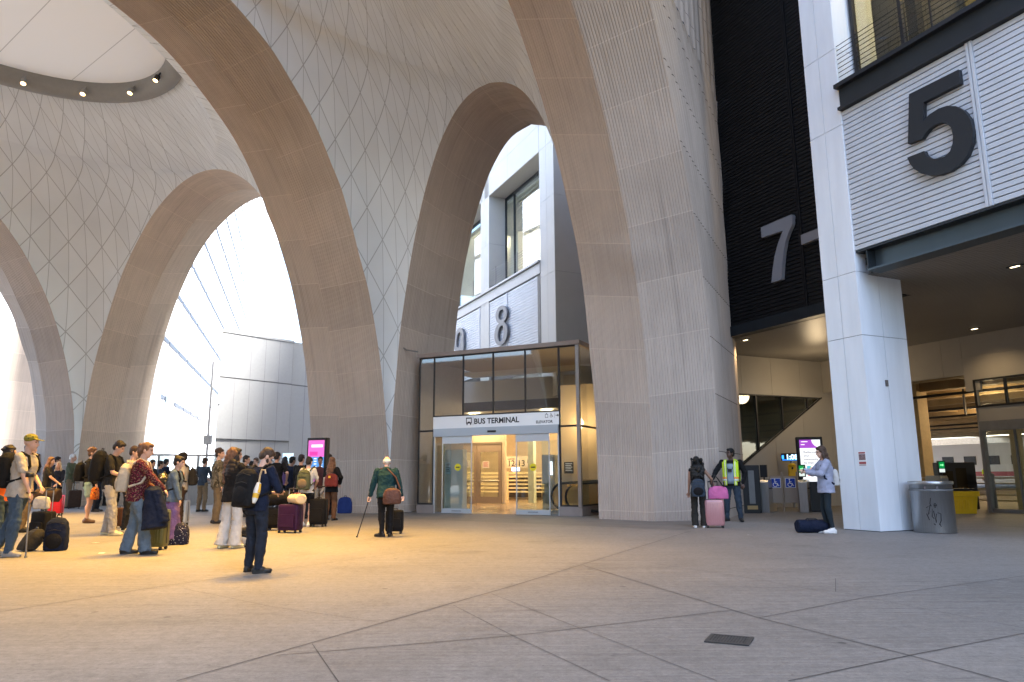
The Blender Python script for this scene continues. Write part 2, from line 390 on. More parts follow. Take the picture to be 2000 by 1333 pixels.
e1o = [(-16.8, 0), (-16.78, 2.81), (-16.7, 3.87), (-16.55, 5.18), (-16.32, 6.4), (-15.98, 7.64), (-15.33, 9.55), (-14.76, 10.82), (-13.75, 12.33), (-12.85, 13.27), (-11.8, 13.95), (-10.87, 14.27), (-10.16, 14.34)]
e1c = [(-16.75, 0), (-16.72, 2), (-16.65, 3.51), (-16.53, 4.88), (-16.3, 6.25), (-15.93, 7.76), (-15.4, 9.2), (-14.67, 10.66), (-13.61, 12.05), (-12.5, 13.2), (-11.44, 13.82), (-10.7, 14.0), (-10.16, 14.03)]
e1i = [(-17.2, 0), (-17.19, 2), (-17.15, 3.48), (-17.0, 5.14), (-16.76, 6.58), (-16.4, 7.92), (-15.9, 9.35), (-15.23, 10.78), (-14.3, 12.25), (-13.2, 13.3), (-11.92, 14.05), (-11, 14.35), (-10.16, 14.45)]
RES = {}
M_ST = 70
def curve(C):
    k = id(C)
    if k not in RES: RES[k] = (C, resample(C, M_ST))
    return RES[k][1]
def arch_pts(C, plane, at, flipn=False):
    H, L = curve(C); A = half_to_full(H, C[-1][0])
    if plane == 'T': return [HALL(at, a, z) for a, z in A], L        # transverse: constant u
    return [HALL(a, at, z) for a, z in A], L                          # along the wall: constant n
def soffit(mb, Pa, Pb, La, pitch=.08, depth=.017, ribs=True, inward=None, x0=0.0):
    """ribbed strip between two arch curves; ribs run along the arch"""
    n = len(Pa); wid = (Pa[n//4]-Pb[n//4]).length
    nr = max(1, int(wid/pitch)) if ribs else 1
    prof = [(0, 0), (.16, 1), (.34, 1), (.5, 0)] if ribs else [(0, 0)]
    fr = [((k+a)/nr, d) for k in range(nr) for a, d in prof]+[(1.0, 0)]
    rows = []; uvs = []; y = 0
    for i in range(n):
        a, b = Pa[i], Pb[i]; t = (Pa[min(n-1, i+1)]-Pa[max(0, i-1)]); nn = (b-a).cross(t).normalized()
        if nn.dot(inward(i)) < 0: nn = -nn
        if i: y += (Pa[i]-Pa[i-1]).length
        rows.append([a.lerp(b, f)-nn*(d*depth) for f, d in fr]); uvs.append([(x0+f*wid, y-.25) for f, d in fr])
    mb.grid(rows, uvs, smooth=False)
def make_arch(label, curves, ats, plane, mats, ribs=True, group=None, pitch=.08):
    root = thing('concrete_arch', label, 'arch', HALL(curves[0][0][0] if plane == 'W' else ats[0], ats[0] if plane == 'W' else curves[0][0][0]))
    if group: root['group'] = group
    PT = [arch_pts(c, plane, a)[0] for c, a in zip(curves, ats)]
    apx = curves[0][-1][0]; n = len(PT[0])
    for k in range(len(PT)-1):
        A, B = PT[k], PT[k+1]
        def inw(i, A=A):
            mid = HALL(apx, ats[0], 5) if plane == 'W' else HALL(ats[0], apx, 5)
            q = mid-A[i]; q -= (N if plane == 'W' else U)*q.dot(N if plane == 'W' else U); return q
        mb = MB(); soffit(mb, A, B, 0, ribs=ribs, inward=inw, x0=k*7.3, pitch=pitch)
        mb.build('soffit_face', mats[k] if isinstance(mats, list) else mats, root)
    return root, PT
BIG, PB = make_arch('ribbed beige concrete arch in mid hall rising from beside the glazed entrance', [bigR, bigC, bigL], [0, -1.78, -3.3], 'T', M_CONC)
FRO, PF = make_arch('broad pale ribbed concrete arch leg right of the entrance, nearest arch', [fLc, fCc, fRc], [7.7, 9.48, 11.0], 'T', M_CONC)
FAR, PT_ = make_arch('furthest ribbed arch across the hall at the left edge of the photo', [tRc, tCc, tLc], [-16.5, -18.28, -19.8], 'T', M_CONC)
E8, P8 = make_arch('narrow tall dark arch framing the glazed bus terminal entrance', [e8o, e8c, e8i], [0, -1.75, -3.5], 'W', M_CONC)
E1, P1_ = make_arch('wide sunlit beige arch open to the street behind the crowd', [e1o, e1c, e1i], [0, -1.75, -3.5], 'W', M_CONCL)
# arches on the street side of the hall, behind the viewer
def mirror(C): return C
_, P8b = make_arch('street side arch opposite the glazed entrance', [e8o, e8i], [21.2, 24.6], 'W', M_CONC, ribs=False)
_, P1b = make_arch('wide street side arch behind the queue', [e1o, e1i], [21.2, 24.6], 'W', M_CONCL, ribs=False)
e0o = [(a-22.6+(-.6), b) for a, b in e8o]
# outer wall of the front arch (plane u = 11), ribs upright
ow = MB(); fR, _ = curve(fRc)
zs = list(np.linspace(0, 14.15, 60)); nr = 20
def fRn(z): return float(np.interp(z, fR[:, 1], fR[:, 0]))
for side in (0, 1):
    rows = []; uvs = []
    for z in zs:
        e = fRn(z); back = -4.35+max(0, (z-5))**2*.006
        r = []; q = []
        K = nr*4
        for k in range(K+1):
            f = k/K; nn = e+(back-e)*f if not side else (22-e)+((26.4)-(22-e))*f
            r.append(HALL(11.0-(.045 if k % 4 in (1, 2) and 0 < k < K else 0), nn, z)); q.append((f*4.2, z-.25))
        rows.append(r); uvs.append(q)
    ow.grid(rows, uvs, smooth=False)
K = 160
rows = [[HALL(11.0-(.045 if k % 4 in (1, 2) else 0), -3.85+(26.4+3.85)*k/K, z) for k in range(K+1)] for z in (14.15, 15.5, 17, 20)]
ow.grid(rows, [[(k*.19, z-.25) for k in range(K+1)] for z in (14.15, 15.5, 17, 20)], smooth=False)
M_CONCO = mat_concrete('ribbed_concrete_outer', (.45, .383, .33), 1.62, (.06, .05, .045))
ow.build('outer_wall', M_CONCO, FRO)
pb = MB()                                            # back of the pier towards the gates
pb.prism([(7.42, -3.5), (11.0, -4.33), (11.0, -3.9), (7.42, -3.3)], lambda a, b, d: HALL(a-.005, b, d), 0, 15, 0)
pb.build('rear_wall', M_CONC, FRO)
# ================================================================== vaults
def coons(mb, L, R, T, M=120, W=56, flip=False, c=(0, 0, 1), q=(1, 1)):
    """corner vault: L and R run from the foot to the lantern ring, T runs along the ring"""
    def smp(P, n):
        P = np.array([tuple(p) for p in P]); d = np.r_[0, np.cumsum(np.linalg.norm(np.diff(P, axis=0), axis=1))]
        s = np.linspace(0, d[-1], n); return np.c_[[np.interp(s, d, P[:, i]) for i in range(3)]].T
    L1 = L[:M_ST]; R1 = R[:M_ST]
    Ls = np.vstack([smp(L1, M), smp(L[M_ST-1:], 8)[1:]]); Rs = np.vstack([smp(R1, M), smp(R[M_ST-1:], 8)[1:]])
    Ts = smp(T, W+1); n = len(Ls); rows = []; uvs = []; y = 0; prev = None
    zmax = Ts[:, 2].mean()
    for i in range(n):
        t = min(1, i/(n-1)); t = t**2.2
        r = []
        for k in range(W+1):
            ww = k/W
            p = Ls[i]*(1-ww)+Rs[i]*ww + t*(Ts[k]-((1-ww)*Ts[0]+ww*Ts[-1]))
            r.append(Vector(p))
        rows.append(r); uu = []
        for v_ in r:
            a_, b_, z_ = HALL.inv(v_); dx, dy = (a_-c[0])*q[0]*c[2], (b_-c[1])*q[1]
            uu.append((math.atan2(dx, dy)/.054, z_+(15-math.hypot(dx, dy))*.42))
        uvs.append(uu)
    mb.grid(rows, uvs, smooth=True, flip=flip)
def ring_pt(c, rx, ry, z, a): return HALL(c[0]+rx*math.cos(a), c[1]+ry*math.sin(a), z)
def vault(label, u0, u1, PL, PR, PW, PWb, c, rx, ry, zr, cm=None):
    """PL/PR transverse edges at u0/u1 (foot at wall first), PW wall arch edge, PWb street arch edge"""
    root = thing('vault', label, 'vault', HALL(c[0], c[1], zr))
    m = MB(); h = M_ST-1; c = (c[0], c[1], c[1]/((u1-u0)/2))
    arcs = dict(W0=(math.pi, 1.5*math.pi), W1=(0, -.5*math.pi), S0=(math.pi, .5*math.pi), S1=(0, .5*math.pi))
    def arc(a, b, n=24): return [ring_pt(c, rx, ry, zr, a+(b-a)*i/n) for i in range(n+1)]
    def ext(P, a): return P[:M_ST]+[P[M_ST-1].lerp(ring_pt(c, rx, ry, zr, a), i/4) for i in range(1, 5)]
    coons(m, ext(PL, math.pi), ext(PW, 1.5*math.pi), arc(*arcs['W0']), c=c, q=(-1, -1))
    coons(m, ext(PR, 0), ext(PW[::-1], 1.5*math.pi), arc(*arcs['W1']), flip=True, c=c, q=(1, -1))
    coons(m, ext(PL[::-1], math.pi), ext(PWb, .5*math.pi), arc(*arcs['S0']), flip=True, c=c, q=(-1, 1))
    coons(m, ext(PR[::-1], 0), ext(PWb[::-1], .5*math.pi), arc(*arcs['S1']), c=c, q=(1, 1))
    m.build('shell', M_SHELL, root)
    rg = MB(); prof = [(0.05, .1), (.02, -.1), (-.1, -.24), (-.3, -.27), (-.5, -.2), (-.6, -.06), (-.62, .4)]
    K = 96; rows = []
    for k in range(K+1):
        a = 2*math.pi*k/K; rows.append([ring_pt(c, rx+dr, ry+dr, zr+dz, a) for dr, dz in prof])
    rg.grid(rows); rg.build('lantern_ring', mat('ring_grey', (.27, .265, .25), .5, noise=.05), root)
    ce = MB(); K = 64
    V = [ring_pt(c, rx-.6, ry-.6, zr+.32, 2*math.pi*k/K) for k in range(K)]; ce.add(V+[HALL(c[0], c[1], zr+.32)], [(k, (k+1) % K, K) for k in range(K)])
    ce.build('lantern_ceiling', cm or mat_ceiling, root)
    return root
for _nm, _tr in (('fill_skylight', .6), ('lantern_ceiling', .02)):
    mat_ceiling, _h, _b = base(_nm, .7, .2)
    M_FILL = MATS['fill_skylight']
    _t = mat_ceiling.node_tree; _tc = _t.nodes.new('ShaderNodeTexCoord'); _mp = _h.mapping(_tc.outputs['Object'], (1, 1, 1), (0, 0, -.9)); _sx = _t.nodes.new('ShaderNodeSeparateXYZ'); _t.links.new(_mp, _sx.inputs[0])
    _c = _h.mix(_h.line(_sx.outputs[0], 2.4, .03), (.82, .81, .79), (.5, .49, .47)); _t.links.new(_c, _b.inputs['Base Color'])
    _tl = _t.nodes.new('ShaderNodeBsdfTranslucent'); _t.links.new(_c, _tl.inputs[0]); _ms = _t.nodes.new('ShaderNodeMixShader'); _ms.inputs[0].default_value = _tr     # translucency added to let fill daylight into the hall
    _t.links.new(_b.outputs[0], _ms.inputs[1]); _t.links.new(_tl.outputs[0], _ms.inputs[2]); _t.links.new(_ms.outputs[0], _t.nodes['Material Output'].inputs[0])
V1C, V1R, V1Z = (-9.0, 10.5), (5.2, 7.1), 16.0
V2C, V2R, V2Z = (3.85, 10.8), (2.9, 5.2), 16.2
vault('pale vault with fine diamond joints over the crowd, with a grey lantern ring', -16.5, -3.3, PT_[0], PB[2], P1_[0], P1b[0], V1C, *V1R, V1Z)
vault('pale vault with fine diamond joints directly before the glazed entrance', 0, 7.7, PB[0], PF[0], P8[0], P8b[0], V2C, *V2R, V2Z, M_FILL)  # unseen lantern opened as an added skylight to brighten the hall
# ---- lamps on the lantern rings
def ring_lamp(c, r, z, a, label, group, energy, col=(1, .53, .075), aim=None, n_out=0):
    p = ring_pt(c, r[0]-.62, r[1]-.62, z-.02, a); ctr = HALL(c[0], c[1], z)
    inward = (ctr-p); inward.z = 0; inward.normalize()
    d = (Vector((0, 0, -1))+inward*.35).normalized()
    if aim is not None: d = (aim-p).normalized()
    root = thing('spotlight', label, 'spotlight', p, group)
    q = p+inward*.12-Vector((0, 0, .16))
    b = MB(); b.tube([q-d*.12, q+d*.10], .095, 14); b.tube([p+Vector((0, 0, .12)), q-d*.02], .03, 8)
    b.build('housing', M_BLACK if 'black' in label else MATS['ring_grey'], root)
    l = MB(); l.lathe(q+d*.101, [(.0, .0), (.084, .0), (.087, .012)], 16, axis=d); l.build('lens', mat('lamp_lens', (1, .9, .7), .3, emit=(1, .62, .26), estr=1.6), root)
    L = bpy.data.lights.new('spotlight_lamp', 'SPOT'); L.energy = energy*LAMP; L.color = col; L.spot_size = math.radians(56); L.spot_blend = .8; L.shadow_soft_size = .1
    o = bpy.data.objects.new('lamp', L); COL.objects.link(o); o.location = q+d*.13; o.rotation_euler = d.to_track_quat('-Z', 'Y').to_euler()
    o.parent = root; o.matrix_parent_inverse = root.matrix_basis.inverted()
def ang_of(px, c, r, z):
    p = gnd(*px, z); u, n_, _ = HALL.inv(p); return math.atan2((n_-c[1])/(r[1]-.62), (u-c[0])/(r[0]-.62))
seen = [ang_of(q, V1C, V1R, V1Z) for q in ((33, 132), (145, 157), (242, 162), (311, 147))]
names = ['leftmost of the four lit spotlights on the grey lantern ring', 'second lit spotlight from the left on the lantern ring', 'third lit spotlight from the left on the lantern ring', 'black lit spotlight at the right bend of the lantern ring']
for a, l in zip(seen, names): ring_lamp(V1C, V1R, V1Z, a, l, 'spotlights on the lantern ring', 800)
for k in range(8): ring_lamp(V1C, V1R, V1Z, seen[0]-(k+1)*.52, 'lit spotlight on the hidden part of the lantern ring', 'spotlights on the lantern ring', 800)
for k in range(8):
    if math.sin(k*math.pi/4+.39) < .5: ring_lamp(V2C, V2R, V2Z, k*math.pi/4+.39, 'lit spotlight on the lantern ring before the entrance', 'spotlights before the entrance', 1400)
#--PART3--
# ================================================================== gate building on the right (plane FAC)
def onplane(u, v, P, nrm):
    d = ray(u, v); o = Vector((0, 0, CAMH)); return o+d*((Vector(P)-o).dot(nrm)/d.dot(nrm))
def fpl(u, v, d=0.0):                      # pixel -> (t, z) on the building plane set back by d
    q = FAC.inv(onplane(u, v, FAC(0, d), FAC.y)); return q[0], q[2]
def tpl(u, v, t):                          # pixel -> (d, z) on a cross wall
    q = FAC.inv(onplane(u, v, FAC(t, 0), FAC.x)); return q[1], q[2]
def hpl(u, v, n):                          # pixel -> (u, z) on a plane parallel to the arcade wall
    q = HALL.inv(onplane(u, v, HALL(0, n), HALL.y)); return q[0], q[2]
M_WHITED = mat('white_panel_dimmed', (.42, .415, .395), .5, noise=.04, nscale=1.2)  # white panels again; dimmer, less blue light put into the colour
M_WSLAT = mat('white_slats', (.50, .53, .57), .45, noise=.07, nscale=1.6)
M_BLSLAT = mat('black_louvres', (.007, .0075, .009), .5, noise=.1, nscale=1)
M_STEELD = mat('blue_grey_steel', (.06, .085, .105), .4, .3, noise=.12, nscale=1.5)
M_DARKLIT = mat('dark_steel_lit', (.30, .31, .32), .45, .2, noise=.06)  # same dark steel, brighter light on the far beam put into the colour
M_BEIGE = mat('beige_panel', (.34, .32, .29), .55, noise=.05, nscale=1.0)
M_NUMD = mat('charcoal_numeral', (.014, .017, .022), .5, noise=.05)
M_NUML = mat('grey_numeral', (.30, .30, .32), .5)
M_SOFF = mat('soffit_slats', (.25, .235, .218), .4, .25, noise=.05, nscale=.7)
M_CBLK, _h, _b = base('concrete_block', .85, .2)
_t = M_CBLK.node_tree; _br = _t.nodes.new('ShaderNodeTexBrick'); _uv = _t.nodes.new('ShaderNodeUVMap'); _t.links.new(_uv.outputs[0], _br.inputs[0])
_br.inputs['Scale'].default_value = 1; _br.inputs['Brick Width'].default_value = .4; _br.inputs['Row Height'].default_value = .2; _br.inputs['Mortar Size'].default_value = .008
_br.inputs['Color1'].default_value = (.34, .29, .22, 1); _br.inputs['Color2'].default_value = (.40, .34, .26, 1); _br.inputs['Mortar'].default_value = (.2, .17, .13, 1)
_t.links.new(_br.outputs[0], _b.inputs[0])
GATE = thing('gate_building', 'white and charcoal gate building with slatted panels and white columns on the right', 'building', FAC(0, 0))
def panels(mb, fr, a0, a1, b0, b1, c0, c1, asplit=(), csplit=(), axis='a', gap=.006):
    """cladding: thin boards with open joints on a core; axis 'a' -> boards lie in the a/c plane at b0 (outside = smaller b)"""
    A = [a0, *asplit, a1]; Cc = [c0, *csplit, c1]
    for x0, x1 in zip(A, A[1:]):
        for z0, z1 in zip(Cc, Cc[1:]):
            mb.box(fr, x0+gap, x1-gap, b0, b1, z0+gap, z1-gap, 0)
def column(t0, t1, d1, ztop, csplit, name='column', tsplit=None, dsplit=None, z0=0.0):
    m = MB(); m.box(FAC, t0+.02, t1-.02, .02, d1-.02, z0, ztop, 1)
    tm = [tsplit] if tsplit else []
    panels(m, FAC, t0, t1, 0, .02, z0+.01, ztop, tm, csplit)
    sw = Fr(FAC.o, FAC.y, FAC.x)
    panels(m, sw, 0, d1, t0, t0+.02, z0+.01, ztop, [dsplit] if dsplit else [], csplit)
    panels(m, sw, 0, d1, t1-.02, t1, z0+.01, ztop, [], csplit)
    return m.build(name, [M_WHITE if t0 < 5 else M_WHITED, M_DARK], GATE)
column(0, .95, 1.47, 20, [4.28, 5.75, 9.33, 11.3, 13.6, 16], tsplit=.5, dsplit=.7)
column(14.32, 15.65, 2.74, 33, [6.2, 9.55, 12.9, 15.35, 17], tsplit=15.0, z0=4.36)
column(21.3, 22.4, 1.0, 33, [9.7, 12.8, 15.35], tsplit=21.9, z0=4.7)
column(28.0, 29.1, 1.0, 33, [9.7, 12.8, 15.35], z0=4.7)
def slat_panel(t0, t1, z0, z1, pitch, divs=(), d=0.0, m=M_WSLAT, back=M_BLACK, frac=.80):
    mb = MB(); mb.box(FAC, t0, t1, d+.09, d+.13, z0, z1, 1)
    n = int(round((z1-z0)/pitch)); p = (z1-z0)/n; E = [t0]
    for q in sorted(divs): E += [q-.07, q+.07]
    E.append(t1)
    for a, b in zip(E[::2], E[1::2]):
        for k in range(n):
            z = z0+k*p; mb.box(FAC, a, b, d+.03, d+.085, z+p*(1-frac)*.5, z+p*(1+frac)*.5, 0)
    for q in divs:
        mb.box(FAC, q-.065, q-.008, d+.0, d+.08, z0, z1, 0); mb.box(FAC, q+.008, q+.065, d+.0, d+.08, z0, z1, 0)
    return mb.build('slat_panel', [m, back], GATE)
tdv = fpl(1884, 95)[0]-.07
slat_panel(-9, -.005, 6.22, 9.66, .1235, [tdv, tdv-3.6])
slat_panel(15.95, 40, 6.2, 9.73, .1235, [fpl(936, 600)[0], fpl(989, 590)[0], 27, 31])
slat_panel(.95, 14.3, 6.05, 21, .125, [4.0, 8.0], d=2.72, m=M_BLSLAT)
bm_ = MB()
bm_.box(FAC, -9, -.02, -.02, .3, 9.74, 10.2, 0); bm_.box(FAC, -9, .01, -.16, .35, 10.203, 10.30, 1); bm_.box(FAC, -9, .0, -.10, .2, 9.665, 9.735, 1)
bm_.build('upper_beam', [M_DARK, M_NUMD], GATE)
bm_ = MB()
bm_.box(FAC, -9, -.30, .30, .34, 5.74, 6.2, 0); bm_.box(FAC, -9, -.25, .05, .5, 5.69, 5.737, 0); bm_.box(FAC, -9, -.03, .03, .55, 6.17, 6.213, 1)
bm_.box(FAC, -.30, -.27, .05, .5, 5.74, 6.165, 1)
bm_.build('lower_beam', [M_STEELD, M_DARK], GATE)
bm_ = MB(); bm_.box(FAC, .96, 14.3, 2.66, 2.95, 5.69, 6.03, 0); bm_.build('louvre_beam', M_DARK, GATE)
bm_ = MB(); bm_.box(FAC, 15.66, 40, -.02, .3, 9.78, 10.26, 0); bm_.box(FAC, 15.66, 40, -.12, .3, 10.263, 10.36, 0); bm_.box(FAC, 15.68, 15.94, .0, .12, 6.2, 9.72, 1)
bm_.box(FAC, 15.66, 40, .1, .4, 5.7, 6.19, 1)
bm_.build('upper_beam', [M_DARKLIT, M_NUMD], GATE)
# upper wall over the far windows, reveals, glass and rooms behind
m = MB(); m.box(FAC, 15.66, 40, .02, 1.0, 15.36, 33, 1); 
for a, b in ((15.66, 19), (19, 22.4), (22.4, 26), (26, 30), (30, 40)):
    for z0, z1 in ((15.35, 16.6), (16.6, 18.6), (18.6, 21), (21, 25), (25, 33)): m.box(FAC, a+.006, b-.006, 0, .02, z0+.006, z1-.006, 0)
m.box(FAC, 15.66, 40, .02, 1.0, 15.34, 15.357, 0)
m.build('upper_wall', [M_WHITED, M_DARK], GATE)
for a, b in ((15.66, 21.3), (22.4, 28), (29.1, 36)): MB().box(FAC, a, b, .95, .96, 10.36, 15.34, 0).build('window_glass', M_GLASS, GATE)
m = MB()
for t in (15.7, 20.2, 21.25, 22.5, 27.9): m.box(FAC, t, t+.07, .9, .99, 10.36, 15.34, 0)
for a, b in ((15.66, 21.3), (22.4, 28)): m.box(FAC, a, b, .9, 1.0, 15.2, 15.33, 0)
m.build('window_frame', M_DARK, GATE)
m = MB(); m.box(FAC, 15.66, 40, 1.0, 7, 10.2, 10.3, 0); m.box(FAC, 15.66, 40, 7, 7.2, 10.3, 15.4, 1); m.box(FAC, 15.66, 40, 1.05, 7, 15.0, 15.1, 1)
m.box(FAC, 18.6, 19.6, 3.2, 4.2, 10.3, 15, 1); m.box(FAC, 24.6, 25.6, 3.2, 4.2, 10.3, 15, 1)
for k in range(34): m.box(FAC, 15.66, 40, 1.2+k*.16, 1.28+k*.16, 14.93, 14.99, 1)
m.build('upper_room', [M_GREYM, mat('room_cream', (.60, .57, .49), .7, noise=.05)], GATE)
m = MB(); q = tpl(1031, 421, 18.0)
m.box(FAC, 17.2, 17.9, 2.6, 3.2, 14.9, 14.925, 0); m.build('access_hatch', mat('rust_hatch', (.32, .16, .07), .7, noise=.3, nscale=5), GATE)
# cable rails
m = MB()
for k in range(8): m.tube([FAC(15.7, .03, 10.45+k*.12), FAC(40, .03, 10.45+k*.12)], .008, 5)
for t in (18, 20.5, 23.5, 26.5): m.box(FAC, t, t+.03, .02, .05, 10.36, 11.4)
m.build('cable_rail', M_GREYM, GATE)
m = MB()
for k in range(9): m.tube([FAC(-9, .03, 10.42+k*.115), FAC(-.02, .03, 10.42+k*.115)], .009, 5)
for t in (-.55, -2.4, -4.3): m.box(FAC, t, t+.03, .02, .05, 10.30, 11.5)
m.build('cable_rail', M_BLACK, GATE)
# near window over the numeral 5: frame, glass, block wall and lit room
m = MB(); m.box(FAC, -9, -.02, .62, .64, 10.3, 20, 0); m.build('window_glass', M_GLASSD, GATE)
m = MB()
for t in (-.10, -1.35, -5.0): m.box(FAC, t-.04, t+.04, .55, .68, 10.3, 20)
m.build('window_frame', M_BLACK, GATE)
m = MB(); P = [FAC(-1.9, 2.2, 10.3), FAC(.9, 2.2, 10.3), FAC(.9, 2.2, 20), FAC(-1.9, 2.2, 20)]
m.add(P, [(0, 1, 2, 3)], 0, [(0, 0), (2.8, 0), (2.8, 9.7), (0, 9.7)])
m.box(FAC, -9, -1.9, 2.1, 2.3, 10.3, 20, 1); m.box(FAC, -.95, -.7, 1.75, 2.0, 10.3, 20, 2); m.box(FAC, -9, .9, .7, 2.5, 10.2, 10.29, 2); m.box(FAC, -9, .9, .7, 2.5, 20, 20.1, 2)
m.build('upper_room', [M_CBLK, mat('ochre_wall', (.45, .34, .10), .6), M_BLACK], GATE)
# soffit
m = MB(); rows = []
K = 74
rows2 = []
for k in range(K+1):
    d = .36+k*(9.9-.36)/K
    for dd, z in ((0, 5.70), (.10, 5.70), (.104, 5.725), (.125, 5.725)):
        rows.append([FAC(t, d+dd, z) for t in (-10, .9)])
        if d > 2.95: rows2.append([FAC(t, d+dd, z) for t in (.9, 14.3)])
m.grid(rows, smooth=False); m.grid(rows2, smooth=False); m.box(FAC, -10, .9, .5, 10, 5.76, 5.9, 0)
m.box(FAC, -10, .9, .35, 20, 5.93, 6.1, 1); m.box(FAC, .9, 14.3, 2.96, 20, 5.93, 6.1, 1); m.box(FAC, 14.3, 40, .1, 20, 5.93, 6.1, 1)
m.build('soffit', [M_SOFF, M_DARK], GATE)
m = MB(); m.box(FAC, -40, -10, 0, 14, 0, 30, 0); m.box(FAC, -40, 5, 0, 30, 30.01, 52, 0); m.box(FAC, -40, 14.2, 0, 30, 21.3, 30, 0); m.box(FAC, -10, 14.2, 9.9, 14, 6.1, 21, 0); m.box(FAC, -10, 40, 1.1, 14, 21.0, 21.2, 0); m.build('roof_sun_block', M_DARK, GATE)  # roof, plus unseen long and tall masses added to keep sun off the floor
# lobby face to the left of the stair wall and the wall with the sloping window
TW = 10.0
tri = [tpl(1446, 769, TW), tpl(1604, 776, TW), tpl(1446, 912, TW)]
m = MB(); zt = tri[0][1]; ap_ = tri[1]
cross = lambda a, b, d: FAC(TW+d, a, b)
slope = (tri[1][1]-tri[2][1])/(tri[1][0]-tri[2][0])
dl = 2.9; zl = max(0.02, tri[2][1]+(dl-tri[2][0])*slope)
xs = [dl, 4.1, 5.6, 7.1, 8.6, 10.1, 11.4]
for a, b in zip(xs, xs[1:]):
    m.prism([(a+.005, zt), (b-.005, zt), (b-.005, 5.69), (a+.005, 5.69)], cross, 0, .12)
    za = min(zt, zl+(a-dl)*slope); zb = min(zt, zl+(b-dl)*slope)
    pts = [(a+.005, 0.0), (b-.005, 0.0), (b-.005, zb-.005)]
    if za < zt-.01 and zb >= zt-.001: pts.append((dl+(zt-zl)/slope, zt-.005))
    pts.append((a+.005, za-.005)); m.prism(pts, cross, 0, .12)
m.build('stair_wall', [M_BEIGE, M_DARK], GATE)
m = MB(); m.prism([(dl, zl), (ap_[0], zt), (dl, zt)], cross, .06, .07); m.build('stair_glass', M_GLASSD, GATE)
m = MB(); A = FAC(TW-.005, dl, zl); B = FAC(TW-.005, ap_[0], zt)
m.tube([A, B], .03, 6); m.box(FAC, TW-.02, TW+.04, dl, ap_[0], zt-.05, zt+.0)
for px in (1477, 1527, 1577):
    dd = tpl(px, 790, TW)[0]; m.box(FAC, TW-.02, TW+.05, dd-.03, dd+.03, zl+(dd-dl)*slope, zt)
m.build('stair_frame', M_BLACK, GATE)
m = MB(); m.box(FAC, 12.6, 12.7, 0, 12, 0, 5.7, 0); m.box(FAC, 11.3, 11.6, 4.6, 5.0, 0, 5.6, 1)
m.build('stair_shaft', [mat('shaft_grey', (.42, .42, .40), .7), mat('shaft_cream', (.6, .54, .44), .6)], GATE)
# wall with doors (d = 9.8)
DW = 9.8
wfr = fpl(1900, 740, DW); wto = fpl(2000, 795, DW); dor = fpl(1921, 838, DW)
m = MB()
def wallpart(t0, t1, z0, z1, mi=0): m.box(FAC, min(t0, t1), max(t0, t1), DW, DW+.12, z0, z1, mi)
tO0, zO0 = fpl(1786, 745, DW); tO1 = fpl(1884, 745, DW)[0]
zh = fpl(1840, 738, DW)[1]; zwt = fpl(1905, 742, DW)[1]; zwb = fpl(1905, 797, DW)[1]; zdt = fpl(1925, 842, DW)[1]
tw0 = wfr[0]; td0 = dor[0]
print('door wall', tO0, tO1, zh, zwt, zwb, zdt, tw0, td0)
for a, b in ((14.2, 11), (11, 9.0), (9.0, 7.6), (7.6, tO1+.7), (tO1+.7, tO1)): wallpart(a-.005, b+.005, zh, 5.69)
for a, b in ((tO1, tO1-3.5), (tO1-3.5, -6)): wallpart(a-.005, b+.005, 5.0, 5.69)
wallpart(tO1, tw0-.2, zwt-.35, 4.995); wallpart(tw0-.2, -6, zwt, 4.995)
wallpart(tO1-.35, tw0+.02, 0, zwt-.355); wallpart(tw0, -6, zdt+.3, zwb)
m.build('door_wall', [M_BEIGE], GATE)
MB().box(FAC, -6, tw0, DW+.05, DW+.06, zwb, zwt, 0).build('window_glass', M_GLASS, GATE); MB().box(FAC, -6, td0, DW+.05, DW+.06, 0.1, zdt, 0).build('door_glass', M_GLASS, GATE)
m = MB()
m.box(FAC, -6, tw0, DW-.03, DW+.1, zwt-.06, zwt); m.box(FAC, -6, tw0, DW-.03, DW+.1, zwb, zwb+.06); m.box(FAC, tw0-.06, tw0, DW-.03, DW+.1, zwb, zwt)
for k in range(1, 5): m.box(FAC, tw0-k*.95-.05, tw0-k*.95, DW-.02, DW+.09, zwb, zwt)
m.box(FAC, -6, td0+.05, DW-.12, DW+.05, zdt, zdt+.3, 1); m.box(FAC, td0, td0+.09, DW-.08, DW+.1, 0, zdt, 1)
for k in range(1, 4): m.box(FAC, td0-k*.9-.04, td0-k*.9, DW+.0, DW+.09, 0, zdt, 1)
m.box(FAC, -6, td0, DW-.02, DW+.09, .0, .12, 1)
m.build('door_frame', [M_BLACK, M_GREYM], GATE)
# ------------------------------------------------ numerals
def numeral(name, polys, fr, d0, d1, m_, label, holes=False):
    mb = MB()
    for P in polys: mb.prism(P, fr, d0, d1)
    o = mb.build(name, m_); return tag(o, label, 'number', 'gate numbers')
def zz(L, ox, oy, k): return [(ox+x/k, oy+y/k) for x, y in L]
five = zz([(853,107),(863,186),(655,293),(653,403),(670,380),(690,360),(740,328),(790,312),(840,315),(885,340),(920,390),(935,450),(930,520),(905,590),(865,640),(810,680),(750,703),(690,708),(640,695),(600,668),(575,635),(563,605),(658,568),(670,595),(700,610),(735,612),(775,600),(805,570),(820,525),(822,480),(810,435),(785,412),(755,408),(720,420),(690,440),(665,470),(648,497),(567,528),(573,247)], 1580, 100, 2.898)
def smooth_poly(P, fix=()):
    return P
numeral('gate_number', [[fpl(*q, -.06) for q in five]], lambda a, b, d: FAC(a, d, b), -.10, .01, M_NUMD, 'huge charcoal numeral 5 on a white slatted panel')
